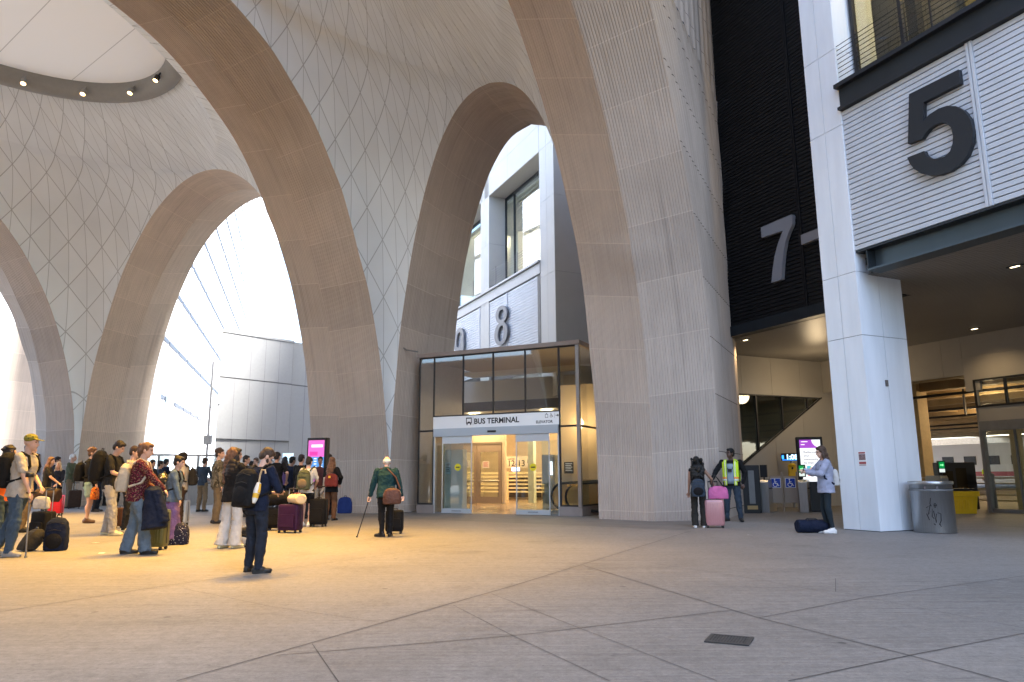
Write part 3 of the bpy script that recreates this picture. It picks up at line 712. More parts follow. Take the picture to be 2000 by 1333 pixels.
seven = zz([(289,150),(487,65),(494,72),(494,128),(470,180),(450,240),(437,310),(428,400),(423,488),(358,510),(365,430),(378,340),(398,260),(432,170),(294,217)], 1400, 400, 3.331)
dash = zz([(548,200),(645,160),(652,222),(553,262)], 1400, 400, 3.331)
D7 = [fpl(*q, 2.62) for q in dash]; D7[1] = (D7[1][0]-.35, D7[1][1]); D7[2] = (D7[2][0]-.35, D7[2][1])
numeral('gate_number', [[fpl(*q, 2.62) for q in seven], D7], lambda a, b, d: FAC(a, d, b), 2.60, 2.73, M_NUML, 'grey numeral 7 and dash on the black louvred wall')
def ringpoly(mb, c, ro, ri, ox, oy, k, d, th, n=28, sh=0.0, a0=0, a1=360):
    def pt(r, a): return fpl(ox+(c[0]+r[0]*math.cos(a)+sh*r[1]*math.sin(a))/k, oy+(c[1]+r[1]*math.sin(a))/k, d)
    full = (a1-a0) >= 360; P = []
    for i in range(n+1):
        a = math.radians(a0+(a1-a0)*i/n); P.append((pt(ro, a), pt(ri, a)))
    V = []; 
    for o, i_ in P: V += [FAC(o[0], d-th, o[1]), FAC(i_[0], d-th, i_[1]), FAC(o[0], d+.02, o[1]), FAC(i_[0], d+.02, i_[1])]
    F = []
    for i in range(n):
        a, b = 4*i, 4*i+4; F += [(a, b, b+1, a+1), (a+2, a+3, b+3, b+2), (a, a+2, b+2, b), (a+1, b+1, b+3, a+3)]
    mb.add(V, F)
M_NUM8 = mat('grey_numeral_mid', (.13, .135, .15), .5, noise=.05)
m = MB(); ringpoly(m, (325, 1054), (29, 47), (14, 27), 860, 220, 2.6667, -.03, .08, sh=-.12); ringpoly(m, (323, 1152), (33, 62), (16, 42), 860, 220, 2.6667, -.035, .08, sh=-.12)
tag(m.build('gate_number', M_NUM8), 'grey numeral 8 on the slatted panel above the entrance', 'number', 'gate numbers')
m = MB(); ringpoly(m, (102, 1185), (25, 62), (11, 40), 860, 220, 2.6667, -.03, .08, sh=-.12); ringpoly(m, (98, 1230), (29, 75), (14, 55), 860, 220, 2.6667, -.035, .08, sh=-.12, a0=-60, a1=130)
tag(m.build('gate_number', M_NUM8), 'grey numeral 9 half hidden behind the entrance roof', 'number', 'gate numbers')
# ------------------------------------------------ platform seen behind the building
PLAT = thing('platform_hall', 'warm lit train platform hall seen through the gap beside the white column', 'platform hall', FAC(7, 20))
m = MB(); m.box(FAC, -30, 40, 10.2, 70, 5.1, 5.3, 0)
for k in range(14): m.box(FAC, -30, 40, 11+k*3.2, 11.5+k*3.2, 4.55, 5.1, 0)
for k in range(10): m.box(FAC, -14+k*5, -13.7+k*5, 10.2, 60, 4.7, 5.1, 0)
m.build('ceiling', mat('platform_ceiling', (.34, .25, .14), .8, noise=.25, nscale=1.5), PLAT)
m = MB()
for k in range(5): m.tube([FAC(-20, 13+k*5.3, 4.2-.1*(k % 2)), FAC(40, 13+k*5.3, 4.2-.1*(k % 2))], .06, 6)
for a, b in ((12, 3), (17, 9), (22, 5), (30, 12), (16, 14)): m.tube([FAC(b, a, 5.1), FAC(b, a, 3.7)], .05, 6)
m.build('pipe', M_BLACK, PLAT)
for d, ts in ((19.5, (1, 8.5)), (25, (6, 13.5)), (25, (-4, 3)), (33, (10, 17)), (33, (0, 7)), (42, (14, 24)), (42, (0, 10))): MB().box(FAC, ts[0], ts[1], d, d+.07, 3.97, 4.02).build('light_tube', mat('tube_light', (1, .95, .85), .4, emit=(1, .82, .58), estr=1.2), PLAT)
for t, d in ((9, 14), (16, 22), (6, 26), (24, 26), (14, 36), (30, 36), (-2, 24), (3, 34)): MB().box(FAC, t, t+.6, d, d+.6, 0, 5.1).build('pillar', mat('platform_pillar', (.5, .38, .2), .7, noise=.1), PLAT)
m = MB(); m.box(FAC, -30, 60, 70, 70.3, 0, 5.3); m.build('far_wall', mat('platform_wall', (.4, .33, .24), .8, noise=.2), PLAT)
TR = thing('train', 'white commuter train with dark windows standing at the platform', 'train', FAC(15, 48))
m = MB(); m.box(FAC, -20, 60, 46, 49, .5, 3.6, 0); m.box(FAC, -20, 60, 45.97, 45.995, 1.0, 1.35, 1); m.build('carriage', [mat('train_white', (.65, .63, .6), .4), mat('train_red', (.35, .04, .04), .4)], TR)
for k in range(40): MB().box(FAC, -18+k*1.9, -17+k*1.9, 45.96, 45.99, 1.9, 2.6).build('window', M_BLACK, TR)
m = MB()
for k in range(5): m.tube([FAC(-6, 13.5, .25+k*.2), FAC(16, 13.5, .25+k*.2)], .035, 6)
for k in range(12): m.tube([FAC(-6+k*2, 13.5, 0), FAC(-6+k*2, 13.5, 1.1)], .035, 6)
tag(m.build('railing', mat('cream_rail', (.6, .55, .42), .5)), 'cream platform railing behind the yellow bin', 'railing')
for k in range(5): MB().box(FAC, td0-.5-k*.75, td0-.22-k*.75, 10.7, 10.9, 0, 3.2).build('pillar', MATS['platform_pillar'], PLAT)
def lamp(kind, loc, energy, col, size=.3, parent=None, name='lamp', spot=None):
    L = bpy.data.lights.new(name, kind); L.energy = energy*LAMP; L.color = col
    if kind == 'AREA': L.size = size
    elif kind == 'SPOT': L.spot_size = math.radians(spot or 110); L.spot_blend = .8; L.shadow_soft_size = size
    else: L.shadow_soft_size = size
    o = bpy.data.objects.new(name, L); COL.objects.link(o); o.location = loc
    if parent: o.parent = parent; o.matrix_parent_inverse = parent.matrix_basis.inverted()
    return o
WARM = (1, .70, .36)
for t, d in ((8, 17), (14, 26), (3, 24), (18, 38), (0, 36), (26, 32)): lamp('POINT', FAC(t, d, 3.7), 50, WARM, .4, PLAT)
# recessed downlights in the soffit
for i, (px, l) in enumerate(((( 1456, 664), 'small downlight in the soffit below the black louvres'), ((1903, 642), 'small downlight in the soffit above the door wall'), ((1982, 520), 'small lit downlight in the soffit at the right edge'))):
    p = gnd(*px, 5.69); r = thing('downlight', l, 'ceiling light', p, 'soffit downlights')
    a, b, c = FAC.inv(p); m = MB(); m.box(FAC, a-.16, a+.16, b-.05, b+.05, 5.675, 5.695, 0); m.build('trim', M_DARK, r)
    m = MB(); m.box(FAC, a-.09, a+.09, b-.03, b+.03, 5.668, 5.674, 0); m.build('lens', mat('downlight_lens', (1, .9, .7), .4, emit=(1, .8, .5), estr=1.2), r)
    lamp('SPOT', p-Vector((0, 0, .04)), 22, WARM, .1, r, spot=130)
lamp('POINT', FAC(8.0, 7.5, 4.4), 16, (1, .75, .45), .3, GATE)
lamp('POINT', FAC(-3.4, 1.8, 14), 200, (1, .72, .34), .4, GATE); lamp('POINT', FAC(19, 4.5, 13.2), 260, (1, .86, .66), .4, GATE); lamp('POINT', FAC(26, 4.5, 13.2), 260, (1, .86, .66), .4, GATE)
p = Vector(FAC(17.5, 5.5, 11.1))
# ================================================================== glazed entrance
NV = -.52
def vp(u, v, n=NV): return hpl(u, v, n)
VEST = thing('entrance_vestibule', 'glazed steel entrance box with automatic doors inside the narrow arch', 'entrance', HALL(3.6, NV, 0))
uL = vp(816, 900)[0]; uR = vp(1134, 900)[0]; u1 = vp(847, 900)[0]; u2 = vp(1092.5, 900)[0]
zR = vp(970, 679)[1]; zF = vp(970, 687)[1]; zS1 = vp(970, 810)[1]; zS0 = vp(970, 834)[1]; zH0 = vp(970, 850)[1]; zM = vp(1115, 832)[1]
M_SIGNW = mat('sign_white', (.80, .80, .80), .5)
M_HEAD = mat('door_header_grey', (.42, .46, .50), .4, .3)
M_INK = mat('sign_ink', (.02, .02, .022), .6)
M_FASC = mat('fascia_brown', (.24, .20, .18), .6, noise=.06)
V = HALL
m = MB(); m.box(V, uL-.06, uR+.06, -4.5, NV+.06, zF, zR, 0); m.build('roof', M_FASC, VEST)
MB().box(V, uL, u1+.03, NV-.2, NV+.03, 0, .28, 0).build('curb', M_FASC, VEST)
m = MB(); m.box(V, u2-.02, uR+.03, NV-.2, NV+.03, 0, .28, 0)
m.box(V, uR-.2, uR+.03, -3.5, NV-.2, 0, .28, 0); m.build('curb', M_FASC, VEST)
m = MB()
m.box(V, uL, uL+.045, NV-.03, NV, .28, zF); m.box(V, u1-.05, u1, NV-.035, NV+.005, .28, zF)
for px in (904.5, 963, 1025.6): q = vp(px, 760)[0]; m.box(V, q-.025, q+.025, NV-.035, NV+.005, zS1, zF)
m.box(V, u2, u2+.06, NV-.035, NV+.005, .28, zF); m.box(V, u1, u2, NV-.034, NV+.003, zS1, zS1+.05); m.box(V, uL, uR, NV-.036, NV+.007, zF-.05, zF-.002)
m.box(V, uL+.045, u1-.05, NV-.03, NV+.002, zM-.03, zM+.03); m.box(V, u2+.06, uR-.1, NV-.03, NV+.002, zM-.03, zM+.03)
m.box(V, uL+.045, u1-.05, NV-.03, NV+.002, .281, .33); m.box(V, u2+.06, uR-.1, NV-.03, NV+.002, .281, .33)
sd_ = Fr(HALL(0, 0), HALL.y, HALL.x)
m.box(V, uR-.03, uR+.001, -3.4, NV-.05, zM-.03, zM+.03); m.box(V, uR-.03, uR+.001, -3.4, NV-.05, .281, .33); m.box(V, uR-.03, uR+.002, -3.45, -3.38, .28, zF)
m.build('mullion', M_BLACK, VEST)
m = MB(); m.box(V, uR-.10, uR+.01, NV-.09, NV+.015, .281, zF-.003); m.build('corner_post', M_STEEL, VEST)
for a, b in ((u1, u1+.045), (u2-.05, u2-.001)): MB().box(V, a, b, NV-.04, NV+.01, .0, zH0).build('door_jamb', mat('jamb_grey', (.45, .48, .5), .4, .3), VEST)
m = MB(); m.box(V, uL+.03, u1-.02, NV-.02, NV-.012, .3, zF-.03); m.box(V, u1, u2, NV-.02, NV-.012, zS1+.02, zF-.03); m.box(V, u2+.03, uR-.06, NV-.02, NV-.012, .3, zF-.03)
m.box(V, uR-.02, uR-.012, -3.4, NV-.06, .3, zF-.03)
m.build('glass', M_GLASS, VEST)
m = MB(); m.box(V, uL+.0, uL+.02, -3.6, NV-.1, .0, zF, 0); m.build('side_wall', M_FASC, VEST)
# name board
sg = MB(); sg.box(V, u1-.01, u2+.02, NV-.03, NV+.05, zS0, zS1, 0)
hgt = zS1-zS0
def sfr(a0, z0): return lambda a, b, d: HALL(a0+a, NV+.05+d, z0+b)
ub = vp(927, 822)[0]
text_mb(sg, 'BUS TERMINAL', sfr(ub, zS0+hgt*.30), hgt*.62, .003, 1, 'LEFT', .03)
ue = vp(1048, 825)[0]
text_mb(sg, 'ELEVATOR', sfr(ue, zS0+hgt*.14), hgt*.30, .003, 1, 'LEFT', .028)
def rect(mb, a0, a1, b0, b1, mi=1, d=.003): mb.add([HALL(a, NV+.05+d, z) for a, z in ((a0, b0), (a1, b0), (a1, b1), (a0, b1))], [(0, 1, 2, 3)], mi)
# bus pictogram
bx = ub-.30; by = zS0+hgt*.22; bw = .22; bh = hgt*.62
rect(sg, bx, bx+bw, by+.05, by+bh); rect(sg, bx+.03, bx+bw-.03, by+bh*.45, by+bh*.85, 0, .005); rect(sg, bx+.02, bx+.06, by, by+.05); rect(sg, bx+bw-.06, bx+bw-.02, by, by+.05)
rect(sg, bx+.03, bx+.07, by+.09, by+.12, 0, .005); rect(sg, bx+bw-.07, bx+bw-.03, by+.09, by+.12, 0, .005); rect(sg, bx+bw+.045, bx+bw+.055, by-.01, by+bh+.03)
# lift, wheelchair, arrow pictograms
ux = vp(1066, 815)[0]; uz = zS0+hgt*.55
rect(sg, ux, ux+.10, uz, uz+.11); rect(sg, ux+.012, ux+.088, uz+.012, uz+.098, 0, .004); rect(sg, ux+.02, ux+.045, uz+.02, uz+.08); rect(sg, ux+.055, ux+.08, uz+.02, uz+.08); rect(sg, ux+.03, ux+.07, uz+.12, uz+.14)
def isa(mb, fr, s, mi, d=.004):
    """wheelchair symbol in a unit square of size s; fr(a,b,d)"""
    def arc(c, r, w, a0, a1, n=14):
        V_ = []
        for i in range(n+1):
            a = math.radians(a0+(a1-a0)*i/n)
            for rr in (r-w/2, r+w/2): V_.append(fr((c[0]+rr*math.cos(a))*s, (c[1]+rr*math.sin(a))*s, d))
        mb.add(V_, [(2*i, 2*i+1, 2*i+3, 2*i+2) for i in range(n)], mi)
    def bar(p, q, w):
        a = Vector((*p, 0)); b = Vector((*q, 0)); t = (b-a).normalized(); nn = Vector((-t.y, t.x, 0))*w/2
        mb.add([fr(x.x*s, x.y*s, d) for x in (a-nn, b-nn, b+nn, a+nn)], [(0, 1, 2, 3)], mi)
    arc((.44, .32), .20, .07, 120, 375); arc((.42, .86), .035, .07, 0, 360)
    bar((.42, .76), (.45, .44), .09); bar((.42, .45), (.66, .45), .075); bar((.66, .47), (.76, .20), .075); bar((.74, .2), (.84, .24), .06); bar((.43, .62), (.62, .62), .055)
isa(sg, sfr(ux+.13, uz-.01), .17, 1, .003)
rect(sg, ux+.36, ux+.44, uz+.055, uz+.075); sg.add([HALL(a, NV+.053, z) for a, z in ((ux+.42, uz+.11), (ux+.48, uz+.065), (ux+.42, uz+.02))], [(0, 1, 2)], 1); rect(sg, ux+.325, ux+.331, uz-.02, uz+.14)
sg.build('sign_board', [M_SIGNW, M_INK], VEST)
m = MB(); m.box(V, u1+.02, u2-.0, NV-.1, NV+.08, zH0, zS0-.003, 0); s0 = vp(955, 842)[0]; m.box(V, s0, s0+.30, NV+.08, NV+.12, zH0+.09, zH0+.15, 1)
m.build('door_header', [M_HEAD, M_BLACK], VEST)
# sliding leaves
def leaf(a, b, n, lab, mir):
    m = MB(); m.box(V, a, b, n-.03, n+.01, 0.02, .17, 0); m.box(V, a, b, n-.03, n+.01, zH0-.24, zH0-.003, 0); m.box(V, a, a+.03, n-.025, n+.005, .17, zH0-.24, 0); m.box(V, b-.03, b, n-.025, n+.005, .17, zH0-.24, 0)
    o = m.build('door_leaf', mat('door_alu', (.55, .58, .60), .35, .4), VEST)
    g = MB(); g.box(V, a+.03, b-.03, n-.012, n-.004, .17, zH0-.24, 0); g.build('pane', M_GLASS, o)
    t = MB(); c = (a+b)/2; 
    for k in range(26): x = c-.17+k*.0135; t.box(V, x, x+.009, n+.01, n+.012, .075+.01*((k*7) % 3), .115-.008*((k*5) % 3), 0)
    t.build('maker_plate', M_INK, o)
    return o
a0, a1 = vp(864, 900)[0], vp(922, 900)[0]; b0, b1 = vp(1008, 900)[0], vp(1074, 900)[0]
leaf(a0, a1, NV+.02, 'left', 0); leaf(b0, b1, NV+.02, 'right', 1)
for a, b in ((u1+.05, a0+.3), (b1-.3, u2-.05)):
    o = MB().box(V, a, b, NV-.07, NV-.062, .05, zH0-.2).build('side_lite', M_GLASS, VEST); MB().box(V, a, b, NV-.08, NV-.05, 0, .05).build('sill', M_GREYM, o)
def sticker(name, px, py, r, col, label, cat, shape='disc', w=.1, h=.1, n=NV+.033, txt=None):
    a, z = hpl(px, py, n); m = MB()
    if shape == 'disc': m.add([HALL(a+r*math.cos(t*math.pi/10), n, z+r*math.sin(t*math.pi/10)) for t in range(20)], [tuple(range(20))], 0); m.add([HALL(a+x, n+.002, z+y) for x, y in ((-r*.6, -.02), (r*.6, -.02), (r*.6, .02), (-r*.6, .02))], [(0, 1, 2, 3)], 1)
    else:
        m.box(HALL, a-w/2, a+w/2, n-.004, n, z-h/2, z+h/2, 0)
        for k in range(5): m.add([HALL(a+x, n+.002, z+y) for x, y in ((-w*.36, h*(.32-k*.15)), (w*(.36-.1*(k % 2)), h*(.32-k*.15)), (w*(.36-.1*(k % 2)), h*(.38-k*.15)), (-w*.36, h*(.38-k*.15)))], [(0, 1, 2, 3)], 1)
    o = m.build(name, [mat('sticker_%d%d%d' % tuple(int(c*9) for c in col), col, .6), txt or M_INK]); return tag(o, label, cat)
sticker('sticker', 894, 913, .12, (.75, .60, .02), 'round yellow sticker on the left sliding door', 'sticker')
sticker('sticker', 1041, 913, .12, (.75, .60, .02), 'round yellow sticker on the right sliding door', 'sticker')
sticker('poster', 875, 915, 0, (.45, .55, .58), 'pale blue notice with a dark picture behind the left door glass', 'poster', 'rect', .20, .40, -1.4)
sticker('poster', 949, 908, 0, (.75, .68, .62), 'white paper notice on the inner door window', 'poster', 'rect', .34, .30, -8.74, mat('notice_red', (.5, .08, .06), .6))
sticker('poster', 911, 907, 0, (.75, .70, .66), 'white paper notice on the left inner door window', 'poster', 'rect', .30, .30, -8.74, mat('notice_dark', (.08, .05, .05), .6))
sticker('notice_board', 1111, 914, 0, (.02, .02, .022), 'small black wall sign beside the escalator', 'sign', 'rect', .34, .38, -2.3, M_SIGNW)
# ---- lobby behind
LOB = thing('lobby', 'warm lit lobby with grey doors and pale walls behind the entrance glass', 'lobby', HALL(3.6, -8, 0))
NB = -8.8
m = MB(); m.add([HALL(uL-.02, NV-.3, .006), HALL(uR, NV-.3, .006), HALL(9.2, -4.4, .006), HALL(9.2, -16, .006), HALL(-5, -16, .006), HALL(-5, -4.7, .006), HALL(uL-.8, -4.7, .006)], [tuple(range(7))])
m.build('lobby_floor', mat('lobby_tile', (.33, .25, .17), .25, noise=.1, nscale=2), LOB)
zl_ = 4.35
ud0, ud1 = hpl(921, 900, NB)[0], hpl(978, 900, NB)[0]; ul = hpl(888, 900, NB)[0]
m = MB()
m.box(V, -5, 9.2, -7.2, -6.2, zl_-.45, zl_-.05, 1); m.box(V, -5, 9.2, -7.1, -6.21, zl_-.05, 5.2, 0); m.box(V, uL-1, 7.3, -6.2, -4.5, zF+.02, zF+.1, 0)
m.box(V, -5, 9.2, -16, -7.3, zl_-.1, zl_, 2)
zd = hpl(950, 868, NB)[1]
uA = hpl(886, 900, NB)[0]; uB = hpl(981, 900, NB)[0]
m.box(V, -5, uA, NB-.2, NB, 0, zl_-.1, 2); m.box(V, uA, uB, NB-.2, NB, zd, zl_-.1, 2); m.box(V, uB, uB+.12, NB-.2, NB+.02, 0, zl_-.1, 2)
m.box(V, -5, 9.2, -16.2, -16, 0, zl_-.1, 2); m.box(V, uL-.9, uL-.7, -4.6, -3.6, 0, 5.2, 2); m.box(V, -5.2, uL-.7, -4.8, -4.6, 0, 5.2, 2); m.box(V, -5.2, -5, -16, -4.8, 0, 5.2, 2)
ee = hpl(1094, 900, -2.6)[0]
m.box(V, ee+.1, 7.2, -3.2, -2.5, 0, zl_-.05, 3); m.box(V, 9.2, 9.4, -16, -6.2, 0, 5.2, 2)
m.build('wall', [mat('lobby_grey', (.36, .355, .345), .6), M_BLACK, mat('lobby_cream', (.55, .47, .36), .6, noise=.05), mat('lobby_orange_cream', (.62, .45, .28), .6)], LOB)
def idoor(a, b):
    m = MB(); m.box(V, a, b, NB-.05, NB+.03, .01, .30, 0); m.box(V, a, b, NB-.05, NB+.03, zd-.35, zd-.02, 0); m.box(V, a, a+.16, NB-.05, NB+.03, .3, zd-.35, 0); m.box(V, b-.16, b, NB-.05, NB+.03, .3, zd-.35, 0)
    o = m.build('door', mat('door_taupe', (.30, .24, .19), .5), LOB); g = MB(); g.box(V, a+.16, b-.16, NB-.02, NB-.01, .3, zd-.35); g.build('pane', M_GLASS, o)
    h = MB(); h.tube([HALL(a+.1, NB+.08, 1.0), HALL(b-.1, NB+.08, 1.0)], .03, 8); h.build('push_bar', M_STEEL, o)
um = (uA+.15+ud1)/2 if False else hpl(932, 900, NB)[0]
idoor(uA+.12, um-.01); idoor(um+.01, uB-.03)
m = MB(); m.box(V, uA, uB, NB-.02, NB+.06, zd-.02, zd+.08); m.box(V, uA+.02, uA+.12, NB-.02, NB+.06, 0, zd); m.build('door_frame', mat('door_taupe_dark', (.18, .15, .12), .5), LOB)
# bright rail seen through the doors
RL = thing('lobby_railing', 'cream lobby railing with horizontal boards behind the inner doors', 'railing', HALL(4, -13.5, 0))
m = MB()
for k in range(6): m.box(V, -4.8, 9.1, -13.55, -13.5, .38+k*.19, .46+k*.19)
for k in range(7): m.box(V, -4.5+k*2.2, -4.42+k*2.2, -13.56, -13.49, 0, 1.45)
m.build('rail_board', mat('rail_cream', (.75, .66, .45), .5), RL)
m = MB()
for k in range(2): m.box(V, -3.5+k*3, -1.1+k*3, -15.2, -14.8, .1+k*.2, 1.2, 0)
m.box(V, -.5, .2, -14.75, -14.5, 1.0, 1.3, 1)
tag(m.build('parked_bus_front', [mat('dark_body', (.06, .05, .05), .5), mat('red_body', (.4, .06, .04), .5)]), 'dark and red shapes behind the lobby railing', 'vehicle')
# gate sign 12-13
gs = MB(); a, z = hpl(1013, 903, -12); gs.box(V, a-.75, a+.75, -12.03, -12, z-.28, z+.28, 0)
text_mb(gs, '12-13', lambda p, q, d: HALL(a-.62+p, -11.996, z-.2+q), .42, 0, 1, 'LEFT', .01)
text_mb(gs, 'GATES', lambda p, q, d: HALL(a-.62+p, -11.996, z+.12+q), .14, 0, 1, 'LEFT', .01)
gs.add([HALL(a+x, -11.996, z+y) for x, y in ((.48, -.05), (.66, .06), (.5, .16))], [(0, 1, 2)], 1)
tag(gs.build('gate_sign', [mat('gate_sign_cream', (.7, .62, .5), .5), M_INK]), 'cream overhead sign reading 12-13 inside the lobby', 'sign')
# escalator
ES = thing('escalator', 'escalator with black handrails at the right of the lobby', 'escalator', HALL(6, -2.2, 0))
def esc(a, n, z=.55, r=.42, L=2.6):
    pts = []
    for i in range(13): t = math.pi*.5+math.pi*i/12; pts.append(HALL(a+r*math.cos(t), n, z+r*math.sin(t)))
    pts = [HALL(a+L, n, z+r+.15)]+pts+[HALL(a+L, n, z-r)]
    return pts
e0 = hpl(1084, 965, -2.0)[0]; e1_ = hpl(1112, 965, -1.3)[0]
for nm_, aa, nn_ in (('handrail', e0, -2.0), ('handrail', e1_, -1.3)):
    m = MB(); m.tube(esc(aa+.3, nn_), .045, 8); m.build(nm_, M_RUB, ES)
    m = MB(); P = [(aa+.3+.38*math.cos(math.pi*.5+math.pi*i/12), .55+.38*math.sin(math.pi*.5+math.pi*i/12)) for i in range(13)]+[(6.75, .17), (6.75, .95)]
    m.prism(P, lambda x, y, d, nn_=nn_: HALL(x, nn_+d, y), -.02, .02); m.build('balustrade', mat('balustrade_orange', (.45, .24, .08), .35), ES)
m = MB(); m.box(V, e0+.05, 6.75, -2.1, -1.2, 0.01, .12); m.build('base', M_STEEL, ES)
# stair and kiosk details
ST = thing('lobby_stair', 'pale green steel stair with railing behind the right door glass', 'stairs', HALL(6, -11, 0))
m = MB()
for s in (0, 1.2): m.tube([HALL(4.6, -10.5-s, .35), HALL(8.2, -10.5-s, 2.9)], .06, 8)
m.build('handrail', mat('rail_steel', (.5, .48, .42), .4, .5), ST)
m = MB()
for k in range(12): m.box(V, 4.6+k*.28, 4.9+k*.28, -11.7, -10.5, .03+k*.19, .16+k*.19)
m.build('tread', mat('stair_pale', (.55, .55, .45), .5), ST)
m = MB(); q = hpl(1031, 900, -10)[0]; m.box(V, q, q+.28, -10.3, -10, 0, zl_-.1); m.build('post', mat('post_mint', (.55, .62, .55), .5), ST)
K_ = thing('ticket_kiosk', 'tall pale cabinet with a bright screen behind the right sliding door', 'kiosk', HALL(5.2, -5, 0))
ka = hpl(1059, 900, -5)[0]
m = MB(); m.box(V, ka, ka+.55, -5.3, -5, 0.01, .5, 0); m.box(V, ka+.05, ka+.5, -5.25, -5.05, .5, .9, 0); m.box(V, ka-.02, ka+.52, -5.3, -5, .9, 2.0, 0); m.build('cabinet', mat('kiosk_pale', (.5, .52, .48), .4), K_)
m = MB(); m.box(V, ka+.3, ka+.42, -5, -4.985, 1.25, 1.75); m.build('screen', mat('kiosk_screen', (1, 1, 1), .3, emit=(.9, .95, 1), estr=.35), K_)
m = MB(); q = hpl(868, 900, -1.6)[0]; m.box(V, q, q+.75, -1.9, -1.6, .01, 2.15); tag(m.build('cabinet', mat('cabinet_ivory', (.56, .54, .48), .5)), 'ivory wall cabinet behind the left sliding door', 'cabinet')
m = MB(); q, z = hpl(1007, 917, -11); m.box(V, q-.2, q+.2, -11.03, -11, z-.08, z+.08); tag(m.build('blue_light', mat('blue_glow', (.5, .7, 1), .4, emit=(.35, .6, 1), estr=.9)), 'small glowing blue light inside the lobby', 'light')
for a, n, e in ((2.5, -7.8, 40), (-1, -7.7, 40), (-2.5, -11, 70), (2, -11, 60), (6.5, -12, 70), (3, -14.6, 70)): lamp('POINT', HALL(a, n, 3.75), e, WARM, .25, LOB)
lamp('POINT', HALL(6.2, -1.7, 2.9), 16, WARM, .25, LOB)
for k, (px, py) in enumerate(((922, 792), (998, 789), (1042, 784))):
    a, z = hpl(px, py, -9.5); r = tag(MB().box(V, a-.12, a+.12, -9.6, -9.4, zl_-.13, zl_-.105).build('ceiling_light', mat('lobby_lens', (1, .9, .7), .4, emit=(1, .78, .45), estr=1.5)), ['left', 'middle', 'right'][k]+' round ceiling light of three behind the upper entrance glass', 'ceiling light', 'lobby ceiling lights')
# drain pipe hook beside the canopy
m = MB(); A = hpl(786, 672, -.3); m.tube([HALL(*[A[0], -.3], A[1]), HALL(A[0]+.03, -.3, A[1]-.14), HALL(A[0]+.18, -.3, A[1]-.24), HALL(uL, -.4, A[1]-.32)], .028, 8)
tag(m.build('pipe', M_GREYM), 'short bent grey pipe joining the dark arch and the entrance roof', 'pipe')
# ================================================================== beyond the street arch
M_TOWER = mat('tower_white', (.86, .87, .9), .5, noise=.02)
TWR = thing('tower', 'tall white tower facade with dark dashed joints behind the street arch', 'building', (-37, 90, 0))
TF = Fr((-37, 90, 0), (.279, -.96, 0), (-.96, -.279, 0))     # a towards the viewer, b away behind the face
m = MB(); m.box(TF, -160, 41, 0, 14, 0, 140)
for k in range(24):
    z = 7.2+k*4.43
    a = -90
    while a < 36:
        m.box(TF, a, a+4.3, -.10, -.02, z, z+.35, 1); a += 4.8
m.build('wall', [M_TOWER, mat('tower_joint', (.03, .035, .05), .5)], TWR)
M_TG = mat('tower_glass', (.25, .32, .36), .15)
for a in (31, 37): MB().box(TF, a, a+3, -.2, -.02, 1, 8.2).build('window', M_TG, TWR)
for a in range(-60, 20, 6): MB().box(TF, a, a+3.2, -.06, -.02, 4.6, 6.6).build('window', M_TG, TWR)
BX = thing('plant_building', 'windowless white panelled box building beyond the street arch', 'building', (-13, 42, 0))
bx0 = gnd(428, 972); BD = 40.0
def at_depth(u, v, D): d = ray(u, v); return Vector((0, 0, CAMH))+d*(D/d.y)
pA = at_depth(435, 646, 42); pB = at_depth(582, 658, 46)
ex = Vector((pB.x-pA.x, pB.y-pA.y, 0)); Lx = ex.length; BF = Fr((pA.x, pA.y, 0), ex, Vector((-.345, .94, 0)))
zt_ = pA.z; z1_ = at_depth(425, 738, 42).z; z0_ = at_depth(422, 857, 42).z
m = MB(); m.box(BF, .02, Lx+6, .03, 9, 0, zt_-.05, 1); m.box(BF, 0, Lx-.3, -.12, .02, z0_, zt_, 1)
for k in range(5):
    a = k*(Lx-.3)/5; b = a+(Lx-.3)/5
    for c, d in ((z0_, z1_), (z1_+.06, zt_-.12)): m.box(BF, a+.006, b-.006, -.15, -.12, c+.01, d, 0)
    m.box(BF, a+.01, b-.01, -.02, .02, 0, z0_-.02, 0)
m.box(BF, -.05, Lx-.25, -.2, .05, zt_-.10, zt_+.05, 0)
for k in range(6):
    for c, d in ((0, z1_), (z1_+.06, zt_)): m.box(BF, Lx-.29+k*1.0, Lx+.69+k*1.0, -.0, .03, c, d, 0)
m.build('wall', [mat('box_white', (.37, .37, .362), .6, noise=.03), mat('box_joint', (.12, .12, .12), .7)], BX)
pp = at_depth(417, 700, 40); m = MB(); m.tube([(pp.x, pp.y, 0), (pp.x, pp.y, 7.6)], .07, 8); m.box(Fr((pp.x, pp.y, 0), (1, 0, 0), (0, 1, 0)), -.2, .2, -.1, .1, 3.0, 3.5); m.tube([(pp.x, pp.y, 5), (pp.x+.5, pp.y, 5.2)], .04, 6)
tag(m.build('utility_pole', M_GREYM), 'thin dark utility pole beside the white box building', 'pole')
# low facades further back on the street
LB = thing('street_building', 'pale low building with rows of windows at the foot of the white tower', 'building', (-30, 75, 0))
m = MB(); m.box(WORLD, -34, -12, 80, 90, 0, 9); m.build('wall', M_TOWER, LB)
for k in range(9):
    for z in (2.2, 5.2): MB().box(WORLD, -33+k*2.3, -31.8+k*2.3, 79.9, 79.98, z, z+1.6).build('window', mat('street_glass', (.35, .4, .46), .2), LB)
# pale arch leg seen through the furthest arch
_e = [(a-27.2, b) for a, b in e8o]
EE, _ = make_arch('pale arch leg far beyond the leftmost arch', [_e, [(a, b) for a, b in _e]], [-2.0, -5.0], 'W', M_CONCL, ribs=False)

